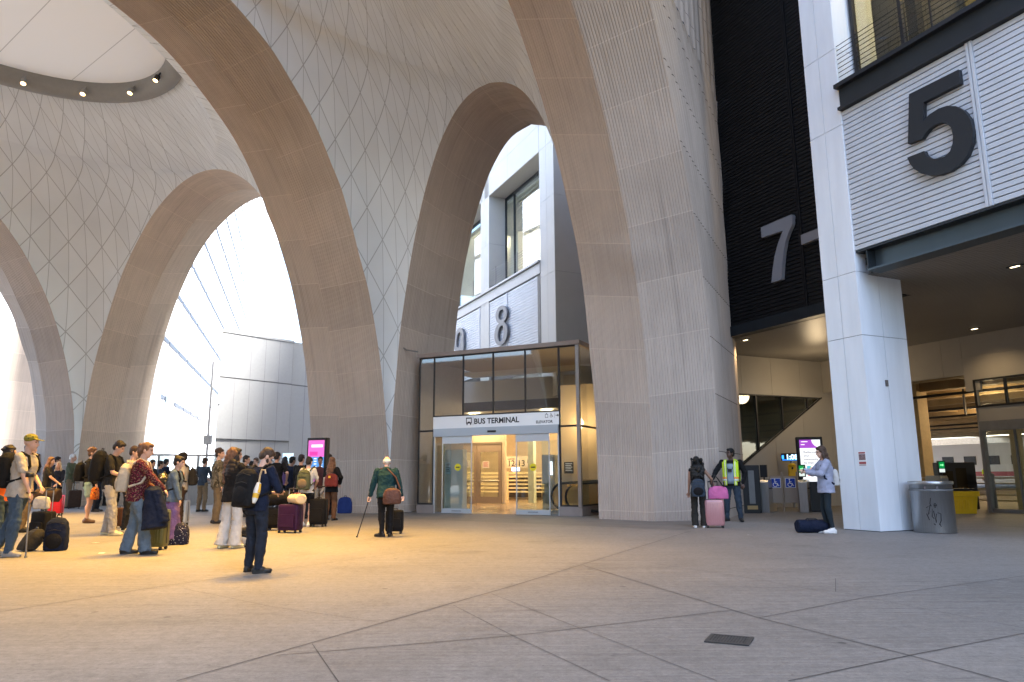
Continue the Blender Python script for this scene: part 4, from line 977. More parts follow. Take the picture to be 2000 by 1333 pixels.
SKYB = thing('sky_blocker', 'unseen flat slab added behind the viewer to block high sky', 'sky blocker', HALL(0, 30, 16))  # added out of view so the near floor gets less sky light
m = MB(); m.box(HALL, -3, 11, 24.8, 40, 15.6, 16.2); m.build('slab', M_WHITE, SKYB)
for a in (-2.5, 9): MB().box(HALL, a, a+.8, 38, 38.8, 0, 15.6).build('post', M_GREYM, SKYB)
OPP = thing('street_building', 'unseen brick block added behind the viewer to cut low sky', 'building', HALL(0, 64, 0))  # added out of view against low sky and its reflections in the glass
MB().box(HALL, -70, 25, 64, 75, 0, 17).build('wall', mat('sky_stop_brick', (.25, .19, .16), .8, noise=.2, nscale=.6), OPP)
MB().box(HALL, -.8, 9.0, 23.4, 23.7, 0, 15).build('infill', M_BEIGE, tag(thing('arch_plug', 'unseen plug wall added in the street side arch to stop daylight', 'wall', HALL(4, 23.5, 0))))  # added out of view to shut street light out of the near bay
# ================================================================== people
def fabric(name, col, rough=.85, wr=.35, noise=.12):
    return mat(name, col, rough, 0, noise, 9, wr, 26, spec=.15)
SKIN = {'fair': mat('skin_fair', (.56, .34, .25), .5, noise=.06, nscale=14), 'tan': mat('skin_tan', (.45, .26, .18), .5, noise=.06, nscale=14), 'dark': mat('skin_dark', (.085, .045, .03), .45, noise=.08, nscale=14), 'brown': mat('skin_brown', (.27, .15, .10), .5, noise=.06, nscale=14)}
def hairm(name, col): return mat('hair_'+name, col, .55, 0, .35, 30, .5, 90, stretch=(1, 1, .25), spec=.3)
HAIR = {'brown': hairm('brown', (.055, .032, .02)), 'dark': hairm('dark', (.018, .013, .011)), 'black': hairm('black', (.008, .008, .008)), 'blond': hairm('blond', (.30, .19, .10)), 'ginger': hairm('auburn', (.13, .065, .035)), 'grey': hairm('grey', (.33, .30, .28)), 'white': hairm('white', (.62, .60, .57)), 'paleblond': hairm('pale', (.46, .38, .27))}
VOX = []
def vox(mb, name, m, parent, size, disp=0.0, smooth=4):
    o = mb.build(name, m, parent)
    r = o.modifiers.new('r', 'REMESH'); r.mode = 'VOXEL'; r.voxel_size = size; r.use_smooth_shade = True
    s = o.modifiers.new('s', 'SMOOTH'); s.factor = .5; s.iterations = smooth
    if disp:
        t = bpy.data.textures.get('folds') or bpy.data.textures.new('folds', 'CLOUDS'); t.noise_scale = .075; t.noise_depth = 2
        d = o.modifiers.new('d', 'DISPLACE'); d.texture = t; d.strength = disp; d.mid_level = .5; d.texture_coords = 'GLOBAL'
    VOX.append(o); return o
def finish_vox():
    dg = bpy.context.evaluated_depsgraph_get()
    for o in VOX:
        me = bpy.data.meshes.new_from_object(o.evaluated_get(dg)); old = o.data; o.modifiers.clear(); o.data = me; bpy.data.meshes.remove(old)
        me.polygons.foreach_set('use_smooth', [True]*len(me.polygons))
    VOX.clear()
def ering(mb, rows, side, n=14):
    """closed elliptical tube: rows of (centre, rx, ry); side = direction of rx"""
    V = []; side = Vector(side)
    R = [(Vector(c), a, b) for c, a, b in rows]
    for i, (c, a, b) in enumerate(R):
        d = (R[min(i+1, len(R)-1)][0]-R[max(i-1, 0)][0]).normalized()
        s = (side-d*side.dot(d)).normalized(); f = d.cross(s)
        for k in range(n):
            t = 2*math.pi*k/n; V.append(c+s*math.cos(t)*a+f*math.sin(t)*b)
    F = [(i*n+k, i*n+(k+1) % n, (i+1)*n+(k+1) % n, (i+1)*n+k) for i in range(len(R)-1) for k in range(n)]
    F += [tuple(range(n))[::-1], tuple(range((len(R)-1)*n, len(R)*n))]
    mb.add(V, F)
def capsule(mb, a, b, r0, r1, n=10):
    a = Vector(a); b = Vector(b); d = (b-a).normalized()
    rows = []
    mb.tube([a-d*r0*.9, a-d*r0*.6, a, b, b+d*r1*.6, b+d*r1*.9], [r0*.35, r0*.8, r0, r1, r1*.8, r1*.35], n)
def ik(a, b, l1, l2, pole):
    a = Vector(a); b = Vector(b); d = b-a; L = d.length
    if L > (l1+l2)*.999: b = a+d.normalized()*(l1+l2)*.999; d = b-a; L = d.length
    u = d.normalized(); x = (l1*l1-l2*l2+L*L)/(2*L); h = math.sqrt(max(0, l1*l1-x*x))
    p = Vector(pole)-u*Vector(pole).dot(u); p.normalize()
    return a+u*x+p*h, b
class Body: pass
def person(label, foot, hpx, face, skin='fair', hair='brown', cut='short', top=None, bottom=None, shoes=None, lean=0.0, head=(0, 0), lh=None, rh=None, feet=((-.11, 0), (.11, .02)), build=1.0,
           sleeve='short', legs='trousers', flare=0.0, female=False, fine=False, pos=None, h=None, beard=False, eyes=True, hood=False, group=None, neckr=1.0, toe=None, loose=0.0, hem=0.0):
    """local axes: x to the right, y forward, z up; all lengths for a 1.75 m body, scaled to h"""
    P0 = pos if pos is not None else gnd(*foot)
    dist = P0.y*_F.y+(0-CAMH)*_F.z
    H = h or hpx*dist/FPX/math.cos(PITCH)**0
    S = H/1.75; th = math.radians(face)
    fwd = Vector((math.sin(th), math.cos(th), 0)); rgt = Vector((math.cos(th), -math.sin(th), 0))
    def W(x, y, z): return P0+(rgt*x+fwd*y+Vector((0, 0, z)))*S
    def Wv(v): return W(v[0], v[1], v[2])
    root = thing('person', label, 'person', P0, group)
    vs = (.0085 if fine else .012)*S
    B = Body(); B.W = W; B.S = S; B.root = root; B.fwd = fwd; B.rgt = rgt
    k = build
    # spine with lean about the hips
    cl, sl_ = math.cos(math.radians(lean)), math.sin(math.radians(lean))
    def T(x, y, z):       # torso points lean forward about the pelvis (z .95)
        dz = z-.95; return Vector((x, y*cl+dz*sl_, .95+dz*cl-y*sl_))
    B.T = lambda x, y, z: W(*T(x, y, z))
    sw = .185*k*(.9 if female else 1); hw = .092
    sh = {-1: T(-sw, -.01, 1.42), 1: T(sw, -.01, 1.42)}
    hands = {-1: lh, 1: rh}; EL = {}; HA = {}
    for s in (-1, 1):
        t = hands[s]
        if t is None: t = T(s*(sw+.06), .06, .86); pole = (s*.35, -1, 0)
        else:
            pole = (s*.8, -.5, -.6); t = Vector(t)
        EL[s], HA[s] = ik(sh[s], t, .29, .27, pole)
    B.hand = {s: Wv(HA[s]) for s in HA}
    hip = {s: Vector((s*hw, 0, .92)) for s in (-1, 1)}
    FT = {}; KN = {}; AN = {}
    for s, ft in zip((-1, 1), feet):
        FT[s] = Vector((ft[0], ft[1], 0)); AN[s] = Vector((ft[0], ft[1]-.02, .085+(ft[2] if len(ft) > 2 else 0)))
        dl_ = (AN[s]-hip[s]).length*.5*1.0045; KN[s], AN[s] = ik(hip[s], AN[s], dl_*1.01, dl_*.99, (s*.12, 1, 0))
    toes = toe or ((-.12, 1), (.12, 1))
    hp, hy = head
    nb = T(0, -.005, 1.46)
    hdir = Vector((0, math.sin(math.radians(lean*.6+hp*.5)), math.cos(math.radians(lean*.6+hp*.5))))
    hc = nb+hdir*.165+Vector((0, .02, 0))
    pit = math.radians(hp+lean*.3); yaw = math.radians(hy)
    Rh = (Matrix.Rotation(-yaw, 3, 'Z') @ Matrix.Rotation(-pit, 3, 'X'))
    def Hd(x, y, z): return hc+Rh @ Vector((x, y, z))
    B.Hd = lambda x, y, z: Wv(Hd(x, y, z))
    Rw = Matrix((rgt, fwd, Vector((0, 0, 1)))).transposed()
    Rhw = Rw @ Rh
    def E(mb, c, r, rot=None): mb.ell(Wv(c), [q*S for q in r], 14, 9, 0, rot if rot is not None else Rw)
    # ---- body: one continuous skin
    b = MB()
    E(b, Hd(0, -.012, .035), (.076, .095, .095), Rhw); E(b, Hd(0, .022, -.035), (.060, .072, .080), Rhw); E(b, Hd(0, .05, -.082), (.035, .035, .03), Rhw)
    E(b, Hd(0, .098, -.015), (.014, .022, .022), Rhw); E(b, Hd(0, .088, .02), (.011, .014, .03), Rhw); E(b, Hd(0, .078, .04), (.05, .018, .013), Rhw); E(b, Hd(0, .082, -.055), (.024, .014, .012), Rhw)
    for s in (-1, 1): E(b, Hd(s*.077, -.005, -.01), (.012, .022, .032), Rhw)
    capsule(b, Wv(nb-Vector((0, .01, .06))), Wv(hc-Vector((0, .015, .02))), .058*S*neckr, .052*S*neckr)
    ering(b, [(Wv(T(0, 0, z)), a*S*k, c*S*k) for z, a, c in ((.86, .14, .10), (.96, .15, .105), (1.08, .125, .09), (1.28, .15, .10), (1.40, .15, .08), (1.455, .07, .06))], rgt)
    for s in (-1, 1):
        capsule(b, Wv(sh[s]), Wv(EL[s]), .046*S*k, .038*S*k); capsule(b, Wv(EL[s]), Wv(HA[s]), .038*S*k, .026*S)
        d = (HA[s]-EL[s]).normalized(); wr = HA[s]; side = Vector((s, 0, 0)); side = (side-d*side.dot(d)); side = side.normalized() if side.length > .1 else Vector((0, 0, 1)); up = d.cross(side)
        pc = wr+d*.045; E(b, pc, (.022, .038, .044), Matrix(([*(Rw @ up)], [*(Rw @ side)], [*(Rw @ d)])).transposed())
        for q, (off, ln) in enumerate(((.030, .065), (.011, .075), (-.009, .07), (-.028, .055))):
            a0 = wr+d*.075+side*off; a1 = a0+d*ln*.5+up*.012*s; a2 = a1+d*ln*.3+up*.035*s
            b.tube([Wv(a0), Wv(a1), Wv(a2)], [.0095*S, .009*S, .0075*S], 6)
        a0 = wr+d*.03+side*.03; b.tube([Wv(a0), Wv(a0+d*.03+side*.022), Wv(a0+d*.06+side*.024+up*.012*s)], [.012*S, .011*S, .008*S], 6)
        cv = 1.0 if legs in ('shorts', 'skirt') else .72
        capsule(b, Wv(hip[s]), Wv(KN[s]), .075*S*k*cv, .052*S*cv); capsule(b, Wv(KN[s]), Wv(AN[s]), .054*S*cv, .036*S*cv)
        E(b, KN[s]*.6+AN[s]*.4+Vector((0, -.02, 0)), (.05*cv, .055*cv, .11))
        tz = Vector((toes[0 if s < 0 else 1][0], toes[0 if s < 0 else 1][1], 0)).normalized(); zz_ = AN[s].z-.085
        capsule(b, Wv(AN[s]+Vector((0, 0, -.02))), Wv(AN[s]+tz*.13+Vector((0, 0, -.05))), .036*S, .028*S)
    vox(b, 'body', SKIN[skin], root, vs, 0, 2)
    # ---- garments
    tm, bm2, sm = top, bottom, shoes
    inf = .018+loose
    if tm is not None:
        g = MB(); zb = .84-hem
        ering(g, [(Wv(T(0, -.005, z)), (a+inf)*S*k, (c+inf)*S*k) for z, a, c in ((zb, .155+(.02 if female else 0), .115), (.96, .152, .112), (1.08, .128+loose*.5, .098), (1.18, .14, .11), (1.30, .158, .118), (1.40, .155, .085), (1.435, .10, .065), (1.46, .062, .058))], rgt, 18)
        if female: 
            for s in (-1, 1): E(g, T(s*.075, .085, 1.24), (.07, .055, .07))
        for s in (-1, 1):
            E(g, sh[s]-Vector((s*.008, 0, .012)), (.054+loose*.4, .056+loose*.5, .054))
            if sleeve == 'long':
                capsule(g, Wv(sh[s]), Wv(EL[s]), (.058+loose*.7)*S*k, (.050+loose*.7)*S*k); e = EL[s].lerp(HA[s], .93); capsule(g, Wv(EL[s]), Wv(e), (.050+loose*.7)*S*k, (.036+loose*.5)*S)
            elif sleeve == 'short':
                e = sh[s].lerp(EL[s], .72); capsule(g, Wv(sh[s]), Wv(e), (.056+loose*.4)*S*k, (.058+loose*.4)*S*k)
        if hood: E(g, T(0, -.085, 1.44), (.10, .06, .06)); E(g, T(0, -.03, 1.475), (.085, .08, .035))
        vox(g, 'jacket' if sleeve == 'long' else 'shirt', tm, root, vs*1.15, .028*S, 2)
    if bm2 is not None:
        g = MB()
        if legs == 'skirt':
            ering(g, [(W(0, 0, z), a*S, c*S) for z, a, c in ((.12, .25, .22), (.4, .22, .18), (.75, .19, .14), (.92, .165, .125), (1.02, .14, .105))], rgt, 24)
        else:
            ering(g, [(W(0, -.005, z), a*S*k, c*S*k) for z, a, c in ((.80, .165, .12), (.90, .172, .128), (.98, .160, .118), (1.03, .150, .108))], rgt, 16)
            for s in (-1, 1):
                if legs == 'shorts': e = hip[s].lerp(KN[s], .62); capsule(g, Wv(hip[s]-Vector((0, 0, .02))), Wv(e), .098*S*k, .094*S)
                else:
                    tight = -.014 if legs == 'leggings' else 0
                    capsule(g, Wv(hip[s]-Vector((0, 0, .02))), Wv(KN[s]), (.096+tight)*S*k, (.076+tight+flare*.25)*S)
                    q = AN[s]+Vector((0, -.0, -.035 if legs != 'leggings' else .03))
                    ering(g, [(Wv(KN[s].lerp(q, f)), (r0+flare*f)*S, (r0+flare*f)*S*1.08) for f, r0 in ((-.04, .076+tight), (.3, .074+tight), (.65, .060+tight), (.9, .055+tight), (1.0, .056+tight))], rgt, 12)
        vox(g, 'skirt' if legs == 'skirt' else ('shorts' if legs == 'shorts' else 'trousers'), bm2, root, vs*1.15, (.034 if legs != 'leggings' else .006)*S, 2)
    if sm is not None:
        for i, s in enumerate((-1, 1)):
            g = MB(); tz = Vector((toes[i][0], toes[i][1], 0)).normalized(); a = Vector((AN[s].x, AN[s].y, AN[s].z-.085))
            Rz = Matrix.Rotation(math.atan2(-tz.x, tz.y), 3, 'Z')
            for off, r, z in ((-.035, (.040, .050, .045), .045), (.04, (.044, .075, .05), .05), (.125, (.046, .075, .036), .036)): E(g, a+tz*off+Vector((0, 0, z)), r, Rw @ Rz)
            ering(g, [(Wv(a-tz*.075+Vector((0, 0, .012))), .034*S, .012*S), (Wv(a+tz*.05+Vector((0, 0, .012))), .044*S, .012*S), (Wv(a+tz*.185+Vector((0, 0, .012))), .040*S, .012*S)], Rw @ Rz @ Vector((1, 0, 0)))
            capsule(g, Wv(a+Vector((0, 0, .05))), Wv(a+Vector((0, -.005, .10))), .045*S, .044*S)
            vox(g, 'shoe', sm, root, vs, 0, 2)
    # ---- hair
    if hair and cut != 'bald':
        g = MB()
        if cut != 'fringe_only':
            E(g, Hd(0, -.022, .052), (.084, .098, .092), Rhw); E(g, Hd(0, -.055, .0), (.078, .062, .085), Rhw)
            E(g, Hd(0, .035, .095), (.062, .055, .034), Rhw)
            for s in (-1, 1): E(g, Hd(s*.070, .012, .045), (.014, .035, .045), Rhw)
        if cut in ('long', 'curly'):
            w_ = 1.5 if cut == 'curly' else 1.0
            for z, a, c, y in ((-.06, .095, .06, -.065), (-.13, .11*w_, .062, -.085), (-.20, .12*w_, .06, -.105), (-.27, .12*w_, .055, -.12), (-.34, .105*w_, .05, -.13), (-.40, .08, .04, -.13)): g.ell(Wv(Hd(0, y, z) if z > -.1 else hc+Vector((0, y-.005, z))), (a*S, c*S, .07*S), 14, 8, 0, Rw)
            for s in (-1, 1): E(g, Hd(s*.085, -.01, -.07), (.026, .05, .09), Rhw); E(g, hc+Vector((s*.10, -.03, -.19)), (.035, .05, .09))
            if cut == 'curly':
                rr = random.Random(5)
                for i in range(46):
                    a = rr.uniform(0, 6.28); z = rr.uniform(-.40, .06); R_ = .135+.03*rr.random(); E(g, hc+Vector((R_*math.cos(a)*(.8 if z > -.05 else 1), -.075+R_*.7*math.sin(a)-(.03 if math.sin(a) > 0 else 0), z)), (.032, .032, .045))
        if cut == 'ponytail':
            E(g, Hd(0, -.11, .06), (.035, .035, .035), Rhw)
            for i in range(6): E(g, Hd(0, -.125, .05)+Vector((0, -.012*i+.004*i*i, -.045*i)), (.034-.002*i, .03, .045))
        if cut == 'bun': E(g, Hd(0, -.075, .10), (.05, .05, .045), Rhw)
        if cut == 'wavy':
            rr = random.Random(9)
            for i in range(26):
                a = rr.uniform(0, 6.28); e = rr.uniform(.1, 1.3); E(g, Hd(.084*math.cos(a)*math.cos(e), -.025+.098*math.sin(a)*math.cos(e)-.01, .06+.09*math.sin(e)), (.024, .024, .022), Rhw)
        if cut == 'balding':
            g = MB(); E(g, Hd(0, -.06, -.005), (.080, .055, .062), Rhw)
            for s in (-1, 1): E(g, Hd(s*.074, -.02, .015), (.014, .045, .04), Rhw)
        vox(g, 'hair', HAIR[hair], root, vs, .012*S, 2)
    if beard:
        g = MB(); E(g, Hd(0, .058, -.085), (.050, .038, .034), Rhw)
        for s in (-1, 1): E(g, Hd(s*.052, .03, -.055), (.018, .035, .045), Rhw)
        E(g, Hd(0, .088, -.042), (.026, .012, .007), Rhw); vox(g, 'beard', HAIR[hair if hair else 'brown'], root, vs, 0, 1)
    if eyes:
        for s in (-1, 1): 
            g = MB(); g.ell(Wv(Hd(s*.031, .078, .018)), (.011*S, .010*S, .006*S), 8, 6, 0, Rhw); g.build('eye', mat('eye_dark', (.02, .015, .012), .2), root)
            g = MB(); g.ell(Wv(Hd(s*.032, .087, .040)), (.018*S, .006*S, .0035*S), 8, 6, 0, Rhw); g.build('eyebrow', HAIR['dark'] if hair not in ('white', 'grey', 'paleblond') else HAIR['grey'], root)
        g = MB(); g.ell(Wv(Hd(0, .0945, -.058)), (.021*S, .005*S, .004*S), 8, 6, 0, Rhw); g.build('mouth', mat('lips', (.30, .10, .09), .5), root)
    return B
# ---- bags
def soft_bag(name, label, cat, fr, w, d, h, m, vs=.012, pockets=True, strap=None, group=None, trim=None, round_=.35):
    """upright soft bag; fr(x,y,z) local frame, base centre at the origin, front is +y"""
    o = fr(0, 0, 0); root = thing(name, label, cat, o, group)
    X = (fr(1, 0, 0)-o).normalized(); Y = (fr(0, 1, 0)-o).normalized(); Z = (fr(0, 0, 1)-o).normalized(); sc = (fr(1, 0, 0)-o).length
    R = Matrix((X, Y, Z)).transposed()
    g = MB(); n = 20
    def sq(z, a, b, y0=0):
        out = []
        for i in range(n):
            t = 2*math.pi*i/n; c, s = math.cos(t), math.sin(t); e = .55
            out.append(fr(a*math.copysign(abs(c)**e, c), y0+b*math.copysign(abs(s)**e, s), z))
        return out
    rows = [sq(.0, w*.42, d*.40), sq(.03*h, w*.49, d*.48), sq(.3*h, w*.5, d*.52), sq(.65*h, w*.48, d*.48), sq(.85*h, w*.42, d*.40), sq(.96*h, w*.28, d*.26), sq(h, w*.1, d*.1)]
    V = [p for r in rows for p in r]; F = [(i*n+k, i*n+(k+1) % n, (i+1)*n+(k+1) % n, (i+1)*n+k) for i in range(len(rows)-1) for k in range(n)]+[tuple(range(n))[::-1], tuple(range(6*n, 7*n))]
    g.add(V, F); vox(g, 'pack', m, root, vs, .018, 3)
    if pockets:
        g = MB(); g.ell(fr(0, d*.46, h*.30), (w*.38*sc, d*.20*sc, h*.24*sc), 14, 8, 0, R); vox(g, 'pocket', trim or m, root, vs, .01, 1)
        z = MB(); z.tube([fr(-w*.3, d*.47, h*.60), fr(0, d*.52, h*.64), fr(w*.3, d*.47, h*.60)], .006*sc, 5); z.tube([fr(-w*.4, d*.36, h*.80), fr(0, d*.42, h*.86), fr(w*.4, d*.36, h*.80)], .006*sc, 5)
        z.build('zip', M_BLACK, root)
    g = MB(); g.tube([fr(-.04, -d*.1, h*.97), fr(-.035, -d*.1, h*1.06), fr(.035, -d*.1, h*1.06), fr(.04, -d*.1, h*.97)], .010*sc, 6); g.build('grab_loop', trim or M_BLACK, root)
    if strap:
        for s in (-1, 1):
            g = MB(); g.tube(strap(s), .020*sc, 6); g.build('shoulder_strap', strap_m[0] or m, root)
    return root
strap_m = [None]
def worn_pack(B, label, m, w=.30, d=.16, h=.46, zb=.98, trim=None, name='backpack', vs=.011, strapm=None, pockets=True, front=False):
    """backpack worn on a person's back"""
    def fr(x, y, z): return B.T(-x, -.15-d*.45-y, zb+z)
    def st(s): return [B.T(s*.10, -.12, 1.40), B.T(s*.115, -.03, 1.485), B.T(s*.125, .08, 1.44), B.T(s*.15, .135, 1.30), B.T(s*.17, .06, 1.12), B.T(s*.15, -.12, 1.04)]
    strap_m[0] = strapm or m
    r = soft_bag(name, label, 'backpack', fr, w, d, h, m, vs*B.S, pockets, st, trim=trim); strap_m[0] = None
    return r
def ground_fr(px, face, pos=None, z=0.0):
    p = (pos.copy() if pos is not None else gnd(*px)); th = math.radians(face); f = Vector((math.sin(th), math.cos(th), 0)); r = Vector((math.cos(th), -math.sin(th), 0))
    return lambda x, y, zz_: p+r*x+f*y+Vector((0, 0, zz_+z))
def suitcase(label, px, face, w, d, h, m, handle=.5, ribs=True, name='suitcase', hm=None, wheels=True, pos=None, group=None, soft=False, tilt=0.0):
    fr0 = ground_fr(px, face, pos)
    ct, st_ = math.cos(math.radians(tilt)), math.sin(math.radians(tilt))
    def fr(x, y, z): return fr0(x, y*ct-z*st_, z*ct+y*st_)
    o = fr(0, 0, 0); root = thing(name, label, 'suitcase', o, group)
    g = MB(); z0 = .055 if wheels else 0.0; n = 7
    def outline(a, b, r):
        out = []
        for cx, cy, a0 in ((a-r, b-r, 0), (-a+r, b-r, 90), (-a+r, -b+r, 180), (a-r, -b+r, 270)):
            for i in range(n): t = math.radians(a0+90*i/(n-1)); out.append((cx+r*math.cos(t), cy+r*math.sin(t)))
        return out
    rows = []
    for z, k in ((0, .90), (.02, .97), (.05, 1), (h*.5-z0*.5, 1), (h-z0-.05, 1), (h-z0-.015, .97), (h-z0, .88)):
        rows.append([fr(x, y, z0+z) for x, y in outline(w/2*k, d/2*k, min(.05, d*.3))])
    N_ = len(rows[0]); V = [p for r in rows for p in r]
    F = [(i*N_+k, i*N_+(k+1) % N_, (i+1)*N_+(k+1) % N_, (i+1)*N_+k) for i in range(len(rows)-1) for k in range(N_)]
    g.add(V, F, 0, None, True); g.add(rows[0], [tuple(range(N_))[::-1]]); g.add(rows[-1], [tuple(range(N_))])
    if ribs:
        q = int(w/.045)
        for i in range(1, q):
            x = -w/2+i*w/q
            for s in (-1, 1): g.tube([fr(x, s*d/2, z0+.07), fr(x, s*(d/2+.004), z0+.09), fr(x, s*(d/2+.004), h-.09), fr(x, s*d/2, h-.07)], .008, 6)
    sh_ = g.build('shell', m, root)
    g = MB(); 
    for s in (-1, 1):
        pts = outline(w/2+.004, .0, .0)
    g.tube([fr(w/2+.003, 0, z0+.05), fr(w/2+.003, 0, h-.05), fr(w/2-.05, 0, h+.004), fr(-w/2+.05, 0, h+.004), fr(-w/2-.003, 0, h-.05), fr(-w/2-.003, 0, z0+.05)], .007, 6); g.build('zip', M_BLACK, root)
    if soft:
        g = MB(); g.prism([(-w*.38, z0+.08), (w*.38, z0+.08), (w*.38, h*.62), (w*.30, h*.66), (-w*.30, h*.66), (-w*.38, h*.62)], lambda a, b_, dd: fr(a, d/2+dd, b_), -.01, .035); bevel(g.build('pocket', m, root), .012)
    if handle:
        g = MB(); y = -d*.32
        for s in (-1, 1): g.tube([fr(s*w*.24, y, h-.02), fr(s*w*.24, y, h+handle)], .009, 6)
        g.build('telescopic_tube', hm or M_STEEL, root)
        g = MB(); g.tube([fr(-w*.26, y, h+handle), fr(w*.26, y, h+handle)], .016, 8); g.build('grip', M_BLACK, root)
    g = MB(); g.tube([fr(-.07, .0, h), fr(-.06, .0, h+.03), fr(.06, .0, h+.03), fr(.07, .0, h)], .010, 6); g.build('carry_handle', M_BLACK, root)
    if wheels:
        for sx in (-1, 1):
            for sy in (-1, 1):
                g = MB(); c = fr(sx*(w/2-.05), sy*(d/2-.04), .03); ax = (fr(1, 0, 0)-fr(0, 0, 0)); 
                g.lathe(c-ax*.018, [(.0, 0), (.029, 0), (.030, .004), (.030, .032), (.029, .036), (0, .036)], 14, axis=ax); g.tube([fr(sx*(w/2-.05), sy*(d/2-.04), .035), fr(sx*(w/2-.05), sy*(d/2-.04), .075)], .018, 6)
                g.build('wheel', M_RUB, root)
    return root
def duffel(label, p, yaw, L, r, m, name='duffel_bag', trim=None, z0=None, cat='bag', sag=.85):
    """p: ground or support point under the middle"""
    th = math.radians(yaw); X = Vector((math.cos(th), math.sin(th), 0)); Y = Vector((-X.y, X.x, 0)); root = thing(name, label, cat, p)
    g = MB(); n = 18; rows = []
    for f, k in ((-.5, .72), (-.49, .9), (-.46, 1), (-.25, 1.02), (0, .97), (.25, 1.03), (.46, 1), (.49, .9), (.5, .72)):
        rows.append([p+X*(f*L)+Y*(r*k*math.cos(t))+Vector((0, 0, r*sag+r*sag*k*max(-.97, math.sin(t)))) for t in [2*math.pi*i/n for i in range(n)]])
    V = [q for w_ in rows for q in w_]; F = [(i*n+k, i*n+(k+1) % n, (i+1)*n+(k+1) % n, (i+1)*n+k) for i in range(len(rows)-1) for k in range(n)]+[tuple(range(n))[::-1], tuple(range(8*n, 9*n))]
    g.add(V, F); vox(g, 'pack', m, root, .012, .022, 2)
    for s in (-1, 1):
        h = MB(); h.tube([p+X*(-.2*L)+Y*(s*r*.55)+Vector((0, 0, r*sag*1.75)), p+X*(-.12*L)+Y*(s*r*.2)+Vector((0, 0, r*sag*2.15)), p+X*(.12*L)+Y*(s*r*.2)+Vector((0, 0, r*sag*2.15)), p+X*(.2*L)+Y*(s*r*.55)+Vector((0, 0, r*sag*1.75))], .012, 6); h.build('handle', trim or M_BLACK, root)
    z = MB(); z.tube([p+X*(f*L)+Vector((0, 0, r*sag*2*.99)) for f in (-.44, -.2, 0, .2, .44)], .006, 5); z.build('zip', M_BLACK, root)
    return root
# ================================================================== the people in the photo
def held(name, label, cat, mb, m):
    return tag(mb.build(name, m), label, cat)
F_NAVY = fabric('navy_cloth', (.009, .014, .032)); F_DENIM = fabric('dark_denim', (.016, .020, .030), noise=.25); F_JEAN = fabric('blue_denim', (.05, .08, .125), noise=.2); F_LJEAN = fabric('faded_denim', (.10, .14, .19), noise=.2)
F_BLACK = fabric('black_cloth', (.010, .010, .011)); F_CHAR = fabric('charcoal_cloth', (.022, .021, .020)); F_GREY = fabric('pale_grey_cloth', (.34, .325, .30)); F_CREAM = fabric('cream_cloth', (.38, .35, .31)); F_WHITE = fabric('white_cloth', (.5, .49, .475))
F_TEAL = fabric('teal_cloth', (.009, .035, .042)); F_KHAKI = fabric('khaki_cloth', (.19, .14, .085)); F_OLIVE = fabric('olive_cloth', (.085, .095, .055)); F_MINT = fabric('mint_cloth', (.25, .36, .31)); F_PURP = fabric('purple_cloth', (.17, .105, .25), wr=.6)
F_LILAC = fabric('lilac_cloth', (.30, .32, .42)); F_SLATE = fabric('slate_denim', (.032, .046, .066), noise=.2); F_BROWN = fabric('brown_cloth', (.13, .065, .035)); F_ORANGE = fabric('orange_cloth', (.70, .16, .05)); F_BEIGE = fabric('beige_canvas', (.38, .34, .28)); F_DKBR = fabric('dark_brown_cloth', (.055, .035, .025))
F_LEAF = fabric('leggings', (.02, .028, .035)); F_MAROON = fabric('maroon_leather', (.16, .03, .025), rough=.5); F_LEATHER = fabric('brown_leather', (.085, .04, .03), rough=.45); F_PINK = fabric('pink_cloth', (.50, .13, .30))
S_BLACK = mat('black_shoe', (.012, .012, .012), .5); S_WHITE = mat('white_shoe', (.72, .71, .70), .6); S_CREAM = mat('cream_shoe', (.70, .62, .38), .6); S_GREY = mat('grey_shoe', (.30, .29, .28), .7); S_BROWN = mat('brown_shoe', (.09, .045, .025), .5)
def spotted(name, c1, c2, scale, thr, c3=None):
    m, h, b = base(name, .85, .15); t = m.node_tree; tc = t.nodes.new('ShaderNodeTexCoord')
    v = t.nodes.new('ShaderNodeTexVoronoi'); v.inputs['Scale'].default_value = scale; t.links.new(tc.outputs['Object'], v.inputs['Vector'])
    f = h.m('LESS_THAN', v.outputs['Distance'], thr); c = h.mix(f, c1, c2)
    if c3:
        f2 = h.m('GREATER_THAN', h.noise(tc.outputs['Object'], scale*1.3, 2), .58); c = h.mix(f2, c, c3)
    t.links.new(c, b.inputs['Base Color']); return m
F_FLORAL = spotted('maroon_floral', (.055, .008, .018), (.22, .03, .06), 34, .30, (.20, .13, .08)); F_YFLOR = spotted('yellow_floral', (.02, .02, .02), (.62, .45, .08), 16, .34, (.6, .55, .45)); F_POLKA = spotted('polka_dots', (.02, .02, .04), (.6, .6, .6), 30, .20)
F_CAMO = spotted('camouflage', (.13, .11, .075), (.06, .05, .03), 9, .45, (.2, .17, .12)); F_CAP = spotted('cap_camouflage', (.20, .19, .04), (.05, .06, .02), 22, .33)
F_ORBAG = spotted('orange_pattern', (.55, .13, .02), (.75, .35, .05), 14, .3, (.08, .02, .02))
PH = mat('phone_black', (.01, .01, .012), .2)
def phone(p, d, label):
    X = Vector(d).normalized(); Y = Vector((0, 0, 1)); f = Fr(p, X, X.orthogonal()); m = MB()
    f.z = Vector((0, 0, 1)); m.box(f, -.006, .006, -.037, .037, -.075, .075); o = m.build('phone', PH); bevel(o, .004); return tag(o, label, 'phone')
